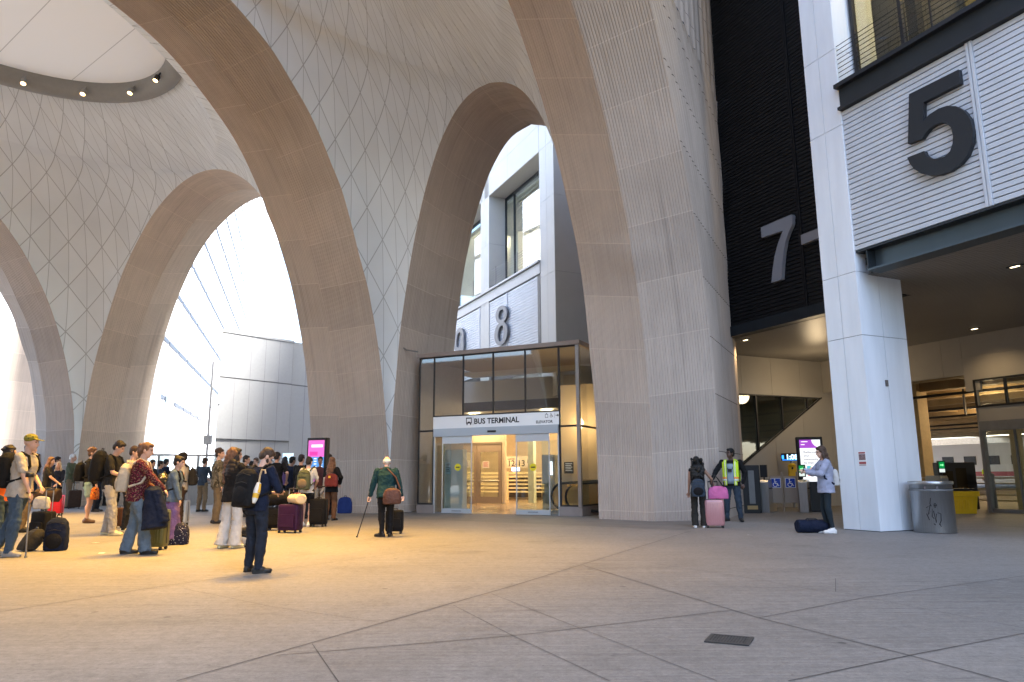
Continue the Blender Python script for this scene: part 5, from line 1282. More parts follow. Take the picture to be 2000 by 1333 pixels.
# 1 man in the foreground
B = person('man with brown hair in a navy jacket and dark jeans standing closest to the camera', (494, 1119), 243, 28, 'fair', 'brown', 'short', F_NAVY, F_DENIM, S_BLACK, 6, (38, 30), (-.10, .34, 1.10), (.10, .34, 1.12), ((-.14, .06), (.13, -.02)), sleeve='long', fine=True, beard=True, toe=((-.15, 1), (.75, 1)), loose=.012, build=1.05)
BP = worn_pack(B, 'large black backpack with a yellow and white umbrella in its side pocket', F_BLACK, .36, .20, .54, .88)
g = MB(); A = B.T(.20, -.2, 1.22); C = B.T(.24, -.28, .94); g.tube([A, A.lerp(C, .3), A.lerp(C, .55)], [.028, .042, .042], 10); g.tube([A.lerp(C, .551), A.lerp(C, .78)], [.042, .036], 10, 1); g.tube([A.lerp(C, .781), C], [.036, .02], 10); g.tube([A.lerp(C, .05)+Vector((.02, -.01, 0)), A.lerp(C, .5)+Vector((.03, -.015, 0))], [.018, .024], 8, 1); u_ = g.build('umbrella', [mat('umbrella_white', (.62, .60, .55), .7), mat('umbrella_yellow', (.62, .36, .03), .7)]); tag(u_, 'folded white and yellow umbrella in the black backpack pocket', 'umbrella')
g = MB(); g.tube([A, A+Vector((.01, .0, .10)), A+Vector((.03, 0, .17)), A+Vector((.07, 0, .165)), A+Vector((.08, 0, .12))], .013, 8); g.build('handle', mat('tan_handle', (.45, .32, .18), .4), u_)
g = MB()
for s in (-1, 1): g.ell(B.Hd(s*.035, .092, .015), (.024*B.S, .01*B.S, .018*B.S), 10, 6)
held('glasses', 'clear framed glasses worn by the man in the navy jacket', 'glasses', g, M_STEEL)
# 2 woman in maroon
B = person('woman with a ponytail in a maroon flowered blouse and flared blue jeans', (258, 1083), 216, 72, 'fair', 'ginger', 'ponytail', F_FLORAL, F_LJEAN, S_BLACK, 5, (12, 10), (-.10, .22, 1.02), (.16, .42, .98), ((-.10, -.10), (.12, .22)), sleeve='long', female=True, fine=True, flare=.035, loose=.02, hem=.02)
worn_pack(B, 'beige backpack with dark zips on the woman in maroon', F_BEIGE, .33, .18, .45, .95, F_BEIGE)
g = MB(); p = B.W(.2, .26, 1.0); g.tube([p+Vector((0, 0, .06)), p, p+Vector((.03, 0, -.30)), p+Vector((.08, -.03, -.62))], [.07, .13, .17, .20], 12); g.tube([p+Vector((.06, -.06, .0)), p+Vector((.16, -.06, -.3)), p+Vector((.22, -.06, -.52))], [.09, .10, .11], 10)
o = vox(g, 'coat', F_NAVY, None, .014, .03); tag(o, 'dark navy coat draped over the arm of the woman in maroon', 'coat')
# 3 young man in grey trousers
B = person('young man in a black t-shirt and pale grey trousers looking down at his phone', (207, 1046), 183, 85, 'fair', 'dark', 'short', F_CHAR, F_GREY, S_CREAM, 3, (30, 0), (-.1, .30, 1.06), (.08, .32, 1.06), ((-.12, -.06), (.12, .18)), fine=True, flare=.015, loose=.01)
worn_pack(B, 'large black hiking backpack on the young man in grey trousers', F_BLACK, .38, .24, .58, .98)
phone(B.hand[1]+Vector((.05, 0, .03)), (1, 0, .3), 'black phone held by the young man in grey trousers')
# 4 man with cap and crutch, 5 man at the edge, 6 behind
B = person('man in an olive camouflage cap, cream polo shirt and blue jeans leaning on a crutch', (24, 1087), 236, 82, 'fair', None, 'bald', F_CREAM, F_JEAN, S_GREY, 6, (2, 0), (-.24, .16, 1.0), (.25, .26, .90), ((-.12, -.30), (.14, .02)), fine=True, build=1.1, loose=.012)
CAPB = B
g = MB(); g.ell(B.Hd(0, -.015, .072), (.090*B.S, .105*B.S, .072*B.S), 16, 8); Q = [B.Hd(x, y, z) for x, y, z in ((-.07, .06, .06), (-.055, .15, .045), (0, .185, .04), (.055, .15, .045), (.07, .06, .06))]; g.add(Q+[q+Vector((0, 0, .012)) for q in Q], [(0, 1, 2, 3, 4), (9, 8, 7, 6, 5), (0, 5, 6, 1), (1, 6, 7, 2), (2, 7, 8, 3), (3, 8, 9, 4)])
o = vox(g, 'cap', F_CAP, None, .008, 0, 2); tag(o, 'olive camouflage cap on the man with the crutch', 'cap')
worn_pack(B, 'black backpack with a yellow tag on the man in the camouflage cap', F_BLACK, .36, .22, .52, .95)
g = MB(); hnd = B.hand[1]; tip = gnd(50, 1090); g.tube([tip+Vector((0, 0, .0)), tip+Vector((0, 0, .03))], .022, 8); g.tube([tip, hnd+Vector((0, 0, .02)), hnd+Vector((-.03, 0, .30))], .012, 8); 
cr_ = g.build('crutch', M_GREYM); tag(cr_, 'grey forearm crutch held by the man in the camouflage cap', 'crutch')
g = MB(); g.lathe(hnd+Vector((-.035, 0, .24)), [(.055, 0), (.06, .0), (.06, .07), (.055, .07)], 14); g.tube([hnd+Vector((-.05, 0, .0)), hnd+Vector((.10, 0, .0))], .016, 8); g.build('cuff', M_BLACK, cr_)
B = person('dark-haired man in an orange shirt cut off by the left edge', (-8, 1080), 205, 85, 'tan', 'dark', 'wavy', F_ORANGE, F_JEAN, S_GREY, 2, (0, 0))
worn_pack(B, 'blue denim backpack with pale piping at the left edge', F_JEAN, .34, .22, .46, .85)
B = person('man in khaki trousers mostly hidden behind the man with the crutch', (40, 1040), 172, 70, 'fair', 'brown', 'short', F_CHAR, F_KHAKI, S_BLACK)
# 7.. queue behind
person('woman with long grey-brown hair in a dark gilet with a white sleeve', (84, 1012), 117, 75, 'fair', 'ginger', 'long', F_CHAR, F_BLACK, S_BLACK, 3, (5, 10), None, (.15, .35, 1.0), female=True)
B8 = person('older blonde woman in a navy jacket facing the camera behind the red suitcase', (106, 1002), 98, 172, 'fair', 'paleblond', 'long', F_NAVY, F_BLACK, S_BLACK, 4, (0, 0), (-.1, .3, .98), (.12, .3, .98), female=True, sleeve='long')
B = person('white-haired man with glasses in a green shirt and khaki trousers', (132, 993), 104, 82, 'fair', 'white', 'short', F_OLIVE, F_KHAKI, S_BLACK, 0, (0, 0), (-.05, .28, 1.0), (.1, .28, 1.0), sleeve='long', build=1.1)
person('woman with dark tied hair in a pale blue top far back in the queue', (152, 986), 92, 80, 'fair', 'dark', 'bun', fabric('pale_blue_cloth', (.4, .48, .55)), F_BLACK, S_BLACK, female=True)
person('brown-haired woman in dark clothes at the back of the queue', (92, 985), 92, 190, 'fair', 'brown', 'short', F_BLACK, F_BLACK, S_BLACK, female=True)
person('dark-haired man in a grey top at the very back of the queue', (113, 982), 88, 150, 'tan', 'dark', 'short', F_CHAR, F_DENIM, S_BLACK)
person('man in a blue cap and grey jacket at the back behind the camouflage cap', (68, 985), 96, 90, 'fair', 'grey', 'short', F_SLATE, F_DENIM, S_BLACK, sleeve='long')
B = person('bearded man in a charcoal jumper and mint shorts', (168, 1022), 145, 80, 'fair', 'ginger', 'wavy', F_CHAR, F_MINT, S_BROWN, 0, (-4, 0), None, (.2, .22, .86), ((-.1, -.02), (.1, .06)), legs='shorts', sleeve='long', beard=True)
worn_pack(B, 'black backpack on the bearded man in mint shorts', F_BLACK, .34, .2, .46, .96)
BH = B.hand[1]
soft_bag('tote_bag', 'bright orange patterned cloth bag hanging beside the mint shorts', 'bag', ground_fr(None, 80, Vector((BH.x, BH.y, BH.z-.42))), .34, .16, .34, F_ORBAG, pockets=False)
# denim jacket and purple skirt
B = person('woman in a denim jacket and long purple skirt', (330, 1064), 170, 78, 'fair', 'dark', 'bun', F_LJEAN, F_PURP, S_WHITE, 4, (10, 0), (-.22, .10, .84), (.20, .18, .88), female=True, sleeve='long', legs='skirt', loose=.015, fine=True)
worn_pack(B, 'black and yellow flowered backpack on the woman in the denim jacket', F_YFLOR, .34, .2, .44, .96, strapm=F_BLACK)
B = person('person in a dark cap and cream shirt beyond the woman in the denim jacket', (350, 1028), 142, 255, 'tan', 'dark', 'short', F_CREAM, F_DKBR, S_CREAM, 2, (4, 0), (-.28, .15, 1.05), (.1, .3, 1.12))
g = MB(); g.ell(B.Hd(0, -.012, .07), (.09*B.S, .105*B.S, .07*B.S), 14, 8); Q = [B.Hd(x, y, z) for x, y, z in ((-.06, .06, .06), (-.04, .16, .05), (.04, .16, .05), (.06, .06, .06))]; g.add(Q+[q+Vector((0, 0, .01)) for q in Q], [(0, 1, 2, 3), (7, 6, 5, 4), (0, 4, 5, 1), (1, 5, 6, 2), (2, 6, 7, 3)])
tag(vox(g, 'cap', F_CHAR, None, .009, 0, 1), 'dark grey cap on the person in the cream shirt', 'cap')
worn_pack(B, 'grey-brown backpack on the person in the dark cap', F_CHAR, .32, .18, .42, .95)
person('dark-haired woman in a blue-grey top near the fare gates', (306, 1000), 98, 60, 'tan', 'dark', 'bun', F_SLATE, F_BLACK, S_BLACK, female=True)
person('tall man with short grey-brown hair behind the woman in maroon', (246, 1040), 166, 85, 'fair', 'brown', 'short', F_CREAM, F_CHAR, S_CREAM, 2, (5, 0))
for px, hh, fc, sk, hr, ct, tp, bt, fm, lb in (((186, 1000), 108, 85, 'fair', 'brown', 'short', F_NAVY, F_DENIM, False, 'man in a dark navy top between the bearded man and the young man in grey'),
  ((222, 996), 100, 95, 'tan', 'dark', 'short', F_SLATE, F_BLACK, False, 'dark-haired person in slate blue behind the beige backpack'),
  ((272, 992), 96, 70, 'fair', 'brown', 'long', F_MAROON, F_DENIM, True, 'brown-haired woman in dark red far behind the woman in maroon'),
  ((288, 1004), 104, 100, 'tan', 'black', 'short', F_CHAR, F_KHAKI, False, 'black-haired man in charcoal left of the flowered backpack'),
  ((120, 980), 88, 100, 'brown', 'black', 'bun', F_OLIVE, F_BLACK, True, 'woman with black tied hair in olive at the far back'),
  ((58, 990), 102, 80, 'fair', 'ginger', 'long', F_LILAC, F_JEAN, True, 'auburn-haired woman in lilac seen past the camouflage cap'),
  ((100, 992), 98, 70, 'tan', 'dark', 'short', F_DENIM, F_BLACK, False, 'dark-haired man in a denim shirt deep in the queue'),
  ((204, 988), 96, 60, 'fair', 'grey', 'short', F_OLIVE, F_CHAR, False, 'grey-haired man in olive glimpsed beyond the young man in grey'),
  ((262, 988), 94, 110, 'fair', 'blond', 'long', F_CREAM, F_JEAN, True, 'blond woman in cream glimpsed beyond the woman in maroon'),
  ((316, 990), 92, 40, 'brown', 'black', 'short', F_NAVY, F_KHAKI, False, 'black-haired man in navy at the far fare gates'),
  ((496, 996), 100, 200, 'fair', 'brown', 'short', F_CREAM, F_DENIM, False, 'man in a cream top at the far middle of the crowd'),
  ((552, 1000), 106, 330, 'tan', 'dark', 'long', F_PURP, F_BLACK, True, 'dark-haired woman in purple near the pale blue help point'),
  ((392, 1000), 104, 20, 'fair', 'brown', 'short', F_SLATE, F_KHAKI, False, 'man in slate blue standing near the thin dark pole'),
  ((510, 1000), 108, 70, 'tan', 'dark', 'short', F_CHAR, F_BLACK, False, 'dark-haired man in charcoal right behind the man in navy'),
  ((564, 1006), 112, 40, 'brown', 'black', 'short', F_NAVY, F_DENIM, False, 'black-haired man in navy left of the purple suitcase')):
    person(lb, px, hh, fc, sk, hr, ct, tp, bt, S_BLACK, 2, (6, 0), None if fc % 20 else (-.1, .3, 1.05), (.1, .3, 1.05), female=fm, sleeve='long')
# centre group
B = person('man in a brown camouflage jacket and tan trousers with hair swept back', (420, 1023), 144, 62, 'fair', 'brown', 'wavy', F_CAMO, F_KHAKI, S_BLACK, 0, (-2, 25), sleeve='long', loose=.02)
B = person('woman with very long dark wavy hair, black top and wide white trousers', (448, 1071), 193, 25, 'tan', 'dark', 'long', F_BLACK, F_WHITE, S_CREAM, 0, (5, 25), (-.12, .25, 1.0), (.1, .28, 1.05), ((-.13, -.05), (.11, .03)), female=True, flare=.06, sleeve='long', fine=True, loose=.02, hem=.04)
g = MB(); g.ell(B.Hd(0, -.07, .0), (.115*B.S, .08*B.S, .15*B.S), 14, 9)
for i in range(7): g.ell(B.Hd(0, -.10, .0)+Vector((0, .0, -.07*i-.05)), ((.125+.012*math.sin(i*2))*B.S, .06*B.S, .07*B.S), 12, 8)
vox(g, 'hair', HAIR['ginger'], B.root, .012, .03, 2)
person('clean-shaven man looking right between the long-haired woman and man in navy', (474, 1010), 118, 85, 'tan', 'dark', 'short', F_CHAR, F_BLACK, S_BLACK)
person('person with cropped dark hair far behind the man in navy', (486, 992), 90, 10, 'tan', 'dark', 'short', F_BLACK, F_BLACK, S_BLACK)
person('man with dark hair in a black t-shirt seen from behind near the help point', (535, 1012), 127, 12, 'tan', 'dark', 'short', F_BLACK, F_SLATE, S_BLACK, 0, (0, 0), None, (.27, .08, .98), build=1.12)
B = person('woman with a bun in a white t-shirt and black shorts', (597, 1029), 134, 8, 'fair', 'dark', 'bun', F_WHITE, F_BLACK, S_WHITE, 2, (5, 0), (-.14, .25, 1.0), (.1, .25, 1.0), ((-.1, .04), (.11, -.04)), legs='shorts', female=True, fine=True)
worn_pack(B, 'olive backpack with badges and yellow straps on the woman in black shorts', F_OLIVE, .34, .22, .50, .92, F_KHAKI)
person('dark-haired man in a black jacket left of the woman with the olive backpack', (583, 1014), 124, 25, 'tan', 'dark', 'short', F_BLACK, F_DENIM, S_BLACK, sleeve='long')
person('curly-haired man with glasses in a dark coat turned to the left', (608, 1010), 127, 285, 'fair', 'dark', 'wavy', F_CHAR, F_BLACK, S_BLACK, 2, (6, 0), sleeve='long', loose=.02)
person('young man facing the camera in a dark jacket before the screen', (622, 1012), 118, 178, 'brown', 'dark', 'short', fabric('plum_cloth', (.07, .03, .035)), F_GREY, S_BLACK, 0, (0, 0), sleeve='long')
person('man with wavy hair and glasses behind the woman with the maroon bag', (638, 1006), 116, 20, 'fair', 'brown', 'wavy', F_WHITE, F_BLACK, S_BLACK)
B = person('woman with long brown hair in a black coat and brown trousers', (644, 1017), 122, 12, 'fair', 'ginger', 'long', F_BLACK, F_BROWN, S_BLACK, 0, (0, 0), None, (.2, .12, 1.0), female=True, sleeve='long', fine=True, flare=.01, loose=.02, hem=.06)
r_ = soft_bag('shoulder_bag', 'maroon leather bag with a yellow tag on the back of the woman in black', 'bag', (lambda x, y, z, B=B: B.T(.10-x, -.20-y, .93+z)), .40, .15, .36, F_MAROON, pockets=False)
g = MB(); p = B.T(.08, -.29, 1.20); g.box(Fr(p, B.rgt, B.fwd), -.03, .03, -.01, .01, -.03, .03); g.build('tag', mat('yellow_tag', (.8, .5, .05), .5), r_)
g = MB(); p = B.T(-.17, -.02, .98); g.tube([p+Vector((0, 0, .22)), p+Vector((0, 0, .0)), p+Vector((-.03, 0, -.16)), p+Vector((-.14, 0, -.24))], [.06, .07, .06, .03], 10); tag(vox(g, 'scarf', F_CREAM, None, .012, .02), 'cream scarf hanging at the side of the woman with the maroon bag', 'scarf')
# old man with the cane
B = person('elderly white-haired man bent forward in a teal hooded jacket and black trousers', (752, 1049), 157, 350, 'fair', 'white', 'balding', F_TEAL, F_BLACK, S_BLACK, 13, (30, -5), (-.36, .12, .80), (.34, -.02, .84), ((-.07, .02), (.10, .04)), sleeve='long', fine=True, hood=True, loose=.025, build=1.05, toe=((-.9, .6), (.2, 1)), hem=.02)
g = MB(); tip = gnd(697, 1050); hd = B.hand[-1]; g.tube([tip, hd+Vector((0, 0, .02))], .011, 8); g.tube([hd+Vector((-.03, -.05, .01)), hd+Vector((0, 0, .035)), hd+Vector((.02, .06, .02))], .014, 8); g.tube([tip, tip+Vector((0, 0, .03))], .018, 8)
held('walking_cane', 'black walking cane in the left hand of the elderly man in teal', 'cane', g, M_BLACK)
r_ = soft_bag('messenger_bag', 'dark brown leather messenger bag on the hip of the elderly man', 'bag', (lambda x, y, z, B=B: B.W(.13-x, -.17-y-.02*z, .70+z)), .40, .14, .34, F_LEATHER, pockets=False, round_=.2)
g = MB(); g.tube([B.W(.30, -.14, 1.02), B.T(.20, -.13, 1.25), B.T(.02, -.13, 1.44), B.T(-.13, -.02, 1.475), B.T(-.17, .12, 1.3), B.W(-.02, .2, 1.0)], .018, 6); g.build('strap', F_LEATHER, r_)
OLDH = B.hand[1]
# woman with the pink suitcase, guard, girl with phone
B = person('woman with long curly black hair in a sleeveless black top, back to the camera', (1367, 1031), 137, 12, 'brown', 'black', 'curly', F_BLACK, F_CHAR, S_WHITE, 0, (0, 15), None, (.40, .16, .98), ((-.11, -.03), (.11, .0)), female=True, sleeve='none', fine=True, flare=.035, loose=.004, toe=((-.1, 1), (.3, 1)))
worn_pack(B, 'small black backpack on the curly-haired woman', F_SLATE, .34, .16, .44, .76, F_BLACK)
PKH = B.hand[1]
B = person('guard in a yellow hi-vis vest over a black jacket and dark jeans', (1434, 1019), 141, 205, 'dark', 'black', 'short', F_BLACK, F_SLATE, S_BLACK, 0, (-3, 42), (-.26, .02, .90), (.42, .26, 1.0), ((-.17, .04), (.17, -.04)), sleeve='long', fine=True, build=1.12, loose=.012, toe=((-.3, 1), (.6, 1)))
g = MB()
for s in (-1, 1):
    for x0, x1, mi in ((.075, .135, 0), (.02, .045, 0)):
        pass
M_LIME = mat('hivis_lime', (.62, .85, .03), .6, emit=None); M_HOR = mat('hivis_orange', (.9, .25, .06), .6); M_SIL = mat('hivis_silver', (.6, .6, .58), .35)
def torso_band(mb, s, xa, xb, z0, z1, mi, off=.03, n=12, front=True):
    rows = []
    for i in range(n+1):
        z = z0+(z1-z0)*i/n; r = []
        for k in range(5):
            x = xa+(xb-xa)*k/4; a_ = .205; b_ = .150 if z < 1.36 else .150-(z-1.36)*.75
            y = math.sqrt(max(.02, 1-(x/a_)**2))*b_*B.S/B.S+off*.6
            r.append(B.T(s*x, (y if front else -y-.0), z))
        rows.append(r)
    mb.grid(rows, mi=mi, smooth=True)
vest = MB()
for s in (-1, 1):
    for fr_ in (True, False):
        torso_band(vest, s, .085, .15, .86, 1.47, 0, .055, front=fr_); torso_band(vest, s, .15, .19, .95, 1.42, 0, .05, front=fr_); torso_band(vest, s, .106, .126, .86, 1.46, 2, .062, front=fr_); torso_band(vest, s, .085, .19, 1.02, 1.06, 1, .07, 3, front=fr_); torso_band(vest, s, .085, .19, .97, 1.01, 2, .07, 3, front=fr_)
for s in (-1, 1):
    vest.grid([[B.T(s*(.085+.1*k/4), -.09+.2*i/6, 1.475-.06*(k/4)**1.5+.012*math.sin(i*math.pi/6)) for k in range(5)] for i in range(7)], mi=0)
vo_ = vest.build('vest', [M_LIME, M_HOR, M_SIL], B.root); sm_ = vo_.modifiers.new('th', 'SOLIDIFY'); sm_.thickness = .012
g = MB(); rows = [[B.T(x, math.sqrt(max(.02, 1-(x/.205)**2))*.150+.026, z) for x in (-.08, -.05, -.02, .02, .05, .08)] for z in (.9, 1.0, 1.1, 1.2, 1.3, 1.38)]; g.grid(rows); so_ = g.build('shirt_front', fabric('grey_blue_shirt', (.22, .28, .33)), B.root); sm_ = so_.modifiers.new('th', 'SOLIDIFY'); sm_.thickness = .01
g = MB(); g.box(Fr(B.T(.0, .20, 1.22), B.rgt, B.fwd), -.05, .05, -.03, .03, -.04, .04); g.tube([B.T(-.05, .19, 1.24), B.T(-.09, .12, 1.42), B.T(0, -.06, 1.5), B.T(.09, .12, 1.42), B.T(.05, .19, 1.24)], .008, 6)
held('camera', 'black camera hanging on the chest of the guard', 'camera', g, M_BLACK)
g = MB()
for s in (-1, 1): g.lathe(B.Hd(s*.035, .092, .018), [(.021, 0), (.025, .0), (.025, .006), (.021, .006)], 14, axis=(B.Hd(0, 1, 0)-B.Hd(0, 0, 0)).normalized())
held('glasses', 'dark glasses worn by the guard', 'glasses', g, M_BLACK)
B = person('young woman in a lilac sweatshirt and black leggings looking at her phone', (1620, 1042), 168, 276, 'fair', 'brown', 'long', F_LILAC, F_LEAF, S_WHITE, 0, (12, 0), (-.07, .36, 1.22), (.06, .38, 1.26), ((-.07, -.03), (.07, .03)), female=True, sleeve='long', legs='leggings', fine=True, loose=.03, hem=.03)
phone((B.hand[1]+B.hand[-1])/2+Vector((-.045, 0, .05)), (-1, 0, .4), 'black phone in the hands of the young woman in lilac')
strap_m[0] = F_NAVY
soft_bag('backpack', 'small white and navy backpack on the young woman in lilac', 'backpack', (lambda x, y, z, B=B: B.T(.02-x, -.20-y, .95+z)), .26, .14, .34, F_WHITE, .010, True, (lambda s, B=B: [B.T(s*.10, -.13, 1.28), B.T(s*.12, -.04, 1.475), B.T(s*.14, .10, 1.36), B.T(s*.18, .05, 1.10), B.T(s*.15, -.13, .98)]), trim=F_NAVY); strap_m[0] = None
# worker behind the glass doors
person('distant worker in a bright yellow vest behind the right glass door', None, 0, 200, 'tan', 'dark', 'short', M_LIME, F_NAVY, S_BLACK, pos=Vector((*(gnd(1931, 961).xy), 0)), h=1.75, eyes=False)
# ================================================================== luggage
def hard(name, col, rough=.35): return mat(name, col, rough, .1, .05, 3, coat=.2)
soft_bag('backpack', 'grey-green backpack lying on the floor beside the crutch', 'backpack', (lambda x, y, z, f=ground_fr((50, 1077), 35): f(x, y*.8+z*.35, z*.75+.02)), .40, .30, .46, F_CHAR)
soft_bag('backpack', 'dark navy hiking pack standing on the floor right of the crutch', 'backpack', ground_fr((108, 1076), 170), .36, .26, .56, F_NAVY, trim=F_BLACK)
suitcase('black wheeled bag with white carrier bag on top behind the crutch', (80, 1058), 200, .42, .26, .58, F_BLACK, .42, False, soft=True)
soft_bag('carrier_bag', 'white paper carrier bag in front of the tall black bag', 'bag', (lambda x, y, z, f=ground_fr((77, 1052), 180): f(x, y+.05, z+.60)), .34, .14, .26, F_WHITE, pockets=False)
duffel('bulky dark brown bag stacked above the black wheeled bag', gnd(82, 1030, 0)+Vector((0, .1, .62)), 10, .55, .20, F_DKBR)
suitcase('bright red hard suitcase in front of the older blonde woman', (108, 1006), 178, .44, .26, .66, hard('red_shell', (.55, .012, .035)), .42, True)
suitcase('tall dark brown suitcase behind the bearded man', (144, 994), 150, .46, .28, .74, F_DKBR, .3, False, soft=True)
suitcase('small brown case beside the grey trousers of the young man', (231, 1032), 60, .30, .2, .50, F_LEATHER, 0, False, soft=True)
suitcase('olive green ribbed suitcase with raised black handle', (298, 1074), 182, .46, .27, .68, hard('olive_shell', (.085, .09, .035)), .52, True, hm=M_BLACK)
soft_bag('tote_bag', 'black tote bag with small white polka dots on the floor', 'bag', ground_fr((340, 1064), 170), .50, .30, .40, F_POLKA, pockets=False)
suitcase('silver white suitcase beside the fare gates', (351, 1026), 185, .40, .25, .64, hard('silver_shell', (.60, .60, .57)), .3, True)
soft_bag('backpack', 'black and grey bag on the floor between the white trousers and the man in navy', 'backpack', ground_fr((478, 1068), 190), .46, .26, .34, F_CHAR, pockets=True, trim=F_GREY)
suitcase('black soft suitcase under a black holdall behind the man in navy', (541, 1036), 175, .46, .28, .52, F_BLACK, .0, False, soft=True)
duffel('big black holdall stacked on the black soft suitcase', gnd(541, 1036)+Vector((0, 0, .56)), 5, .62, .20, F_BLACK)
suitcase('dark purple suitcase carrying a red and cream roll bag', (566, 1041), 195, .50, .30, .62, fabric('purple_nylon', (.035, .010, .038), .5), .34, False, soft=True)
duffel('red and cream roll bag lying on the purple suitcase', gnd(572, 1041)+Vector((.06, -.02, .63)), -50, .52, .13, spotted('roll_cream', (.66, .52, .32), (.62, .48, .3), 3, .3), trim=F_MAROON)
g = MB(); p = gnd(572, 1041)+Vector((.06, -.02, .63)); X = Vector((math.cos(math.radians(-50)), math.sin(math.radians(-50)), 0)); Y = Vector((-X.y, X.x, 0))
suitcase('black upright suitcase standing right of the woman in black shorts', (621, 1029), 190, .42, .26, .68, F_BLACK, .30, False, soft=True)
suitcase('black cabin case pulled by the elderly man in teal', (770, 1043), 178, .38, .24, .50, F_BLACK, .62, False, soft=True)
suitcase('metallic pink ribbed suitcase of the curly-haired woman', (1397, 1031), 190, .44, .26, .64, hard('pink_shell', (.42, .20, .21), .3), .42, True, hm=M_BLACK)
pk = gnd(1399, 1031)
pt_ = soft_bag('tote_bag', 'bright pink tote bag with dark handles on the pink suitcase', 'bag', (lambda x, y, z, f=ground_fr(None, 185, pk+Vector((.08, -.02, .66))): f(x, y, z)), .48, .14, .30, F_PINK, pockets=False)
g = MB(); f = ground_fr(None, 185, pk+Vector((.08, -.02, .66)))
for s in (-1, 1): g.tube([f(-.14, s*.05, .27), f(-.02, s*.03, .46), f(.06, 0, .56), f(.10, s*.03, .46), f(.14, s*.05, .27)], .010, 6)
g.build('handle', M_BLACK, pt_)
duffel('navy duffel bag on the floor at the feet of the young woman in lilac', gnd(1587, 1041), 2, .66, .16, F_NAVY)
soft_bag('bag', 'black bag on the floor between the white column and the steel bin', 'bag', ground_fr((1776, 1033), 180), .32, .3, .42, F_BLACK, pockets=False)
soft_bag('backpack', 'black bag at the foot of the big arch beside the advertising board', 'bag', ground_fr((700, 1001), 185), .42, .25, .46, F_BLACK)
soft_bag('tote_bag', 'blue shopper bag in front of the advertising board', 'bag', ground_fr((673, 1003), 180), .50, .2, .55, fabric('royal_blue_cloth', (.02, .04, .16)), pockets=False)
# ================================================================== street furniture and screens
def screen_totem(label, px, zt, w, d, face, img, zs0, zs1, name='info_screen'):
    fr0 = ground_fr(px, face); root = thing(name, label, 'screen', fr0(0, 0, 0))
    f = Fr(fr0(0, 0, 0), fr0(1, 0, 0)-fr0(0, 0, 0), fr0(0, 1, 0)-fr0(0, 0, 0))
    m = MB(); m.box(f, -w/2, w/2, -d, 0, .0, zt); bevel(m.build('cabinet', M_BLACK, root), .02)
    s = MB(); mats = img(s, f, w, zs0, zs1); s.build('display', mats, root)
    return root
def em(name, c, s=1.2): return mat(name, tuple(q*.15 for q in c), .35, emit=c, estr=s*.15)
def quad(s, f, a0, a1, z0, z1, d, mi): s.add([f(a1, d, z0), f(a0, d, z0), f(a0, d, z1), f(a1, d, z1)], [(0, 1, 2, 3)], mi)
def img_left(s, f, w, z0, z1):
    W_ = w*.84; h = z1-z0; quad(s, f, -W_/2, W_/2, z0+h*.62, z1, .004, 0); quad(s, f, -W_/2, W_/2, z0+h*.28, z0+h*.62, .004, 1); quad(s, f, -W_/2, W_/2, z0, z0+h*.28, .004, 2)
    quad(s, f, -W_*.4, W_*.3, z0+h*.84, z0+h*.90, .006, 3)
    for i in range(5):
        for a, b in ((-.42, -.28), (-.05, .12), (.28, .42)): quad(s, f, W_*a, W_*b, z0+h*(.57-.06*i), z0+h*(.59-.06*i), .006, 3)
    quad(s, f, -W_*.1, W_*.4, z0+h*.65, z0+h*.74, .006, 4)
    return [em('screen_pink', (.85, .16, .62)), em('screen_blue', (.10, .32, .75)), em('screen_magenta', (.80, .22, .70)), em('screen_white', (.95, .95, 1), 1.6), em('screen_rose', (.75, .05, .40))]
screen_totem('tall black information screen with a pink and blue display left of the arch foot', (612, 1012), 2.42, .66, .24, 196, img_left, 1.0, 2.34)
def img_right(s, f, w, z0, z1):
    W_ = w*.80; h = z1-z0; quad(s, f, -W_/2, W_/2, z0, z1, .004, 0); quad(s, f, -W_/2, W_/2, z0+h*.80, z1, .006, 1)
    s.add([f(-W_/2+x, .008, z1-y) for x, y in ((0, 0), (W_*.42, 0), (W_*.38, h*.08), (W_*.26, h*.15), (W_*.10, h*.19), (0, h*.2))], [tuple(range(6))], 0)
    def fr(a0, z): return lambda a, b, d: f(a0-a, .008, z+b)
    for k, t in enumerate(('Rediscover', 'your', 'community', 'by train.')): text_mb(s, t, fr(W_*.34, z0+h*(.68-.085*k)), h*.072, 0, 2, 'LEFT', .012)
    quad(s, f, W_*.10, W_*.42, z1-h*.055, z1-h*.035, .008, 0); quad(s, f, W_*.25, W_*.44, z1-h*.125, z1-h*.105, .008, 0)
    rr = random.Random(3)
    for k in range(16):
        a = -W_*.38+rr.random()*W_*.62; z = z0+h*(.12+rr.random()*.20); quad(s, f, a, a+W_*.16, z, z+h*.07, .0075+k*.0002, 3+k % 4)
    return [em('ad_white', (.95, .96, 1), 1.3), em('ad_purple', (.36, .05, .55)), em('ad_ink', (.03, .02, .08), .1), em('ad_green', (.02, .45, .22)), em('ad_skin', (.85, .45, .3)), em('ad_red', (.7, .06, .08)), em('ad_teal', (.1, .5, .6))]
screen_totem('black advertising screen with purple banner reading Rediscover your community by train', (1592, 1000), 2.46, .82, .26, 192, img_right, .98, 2.36)
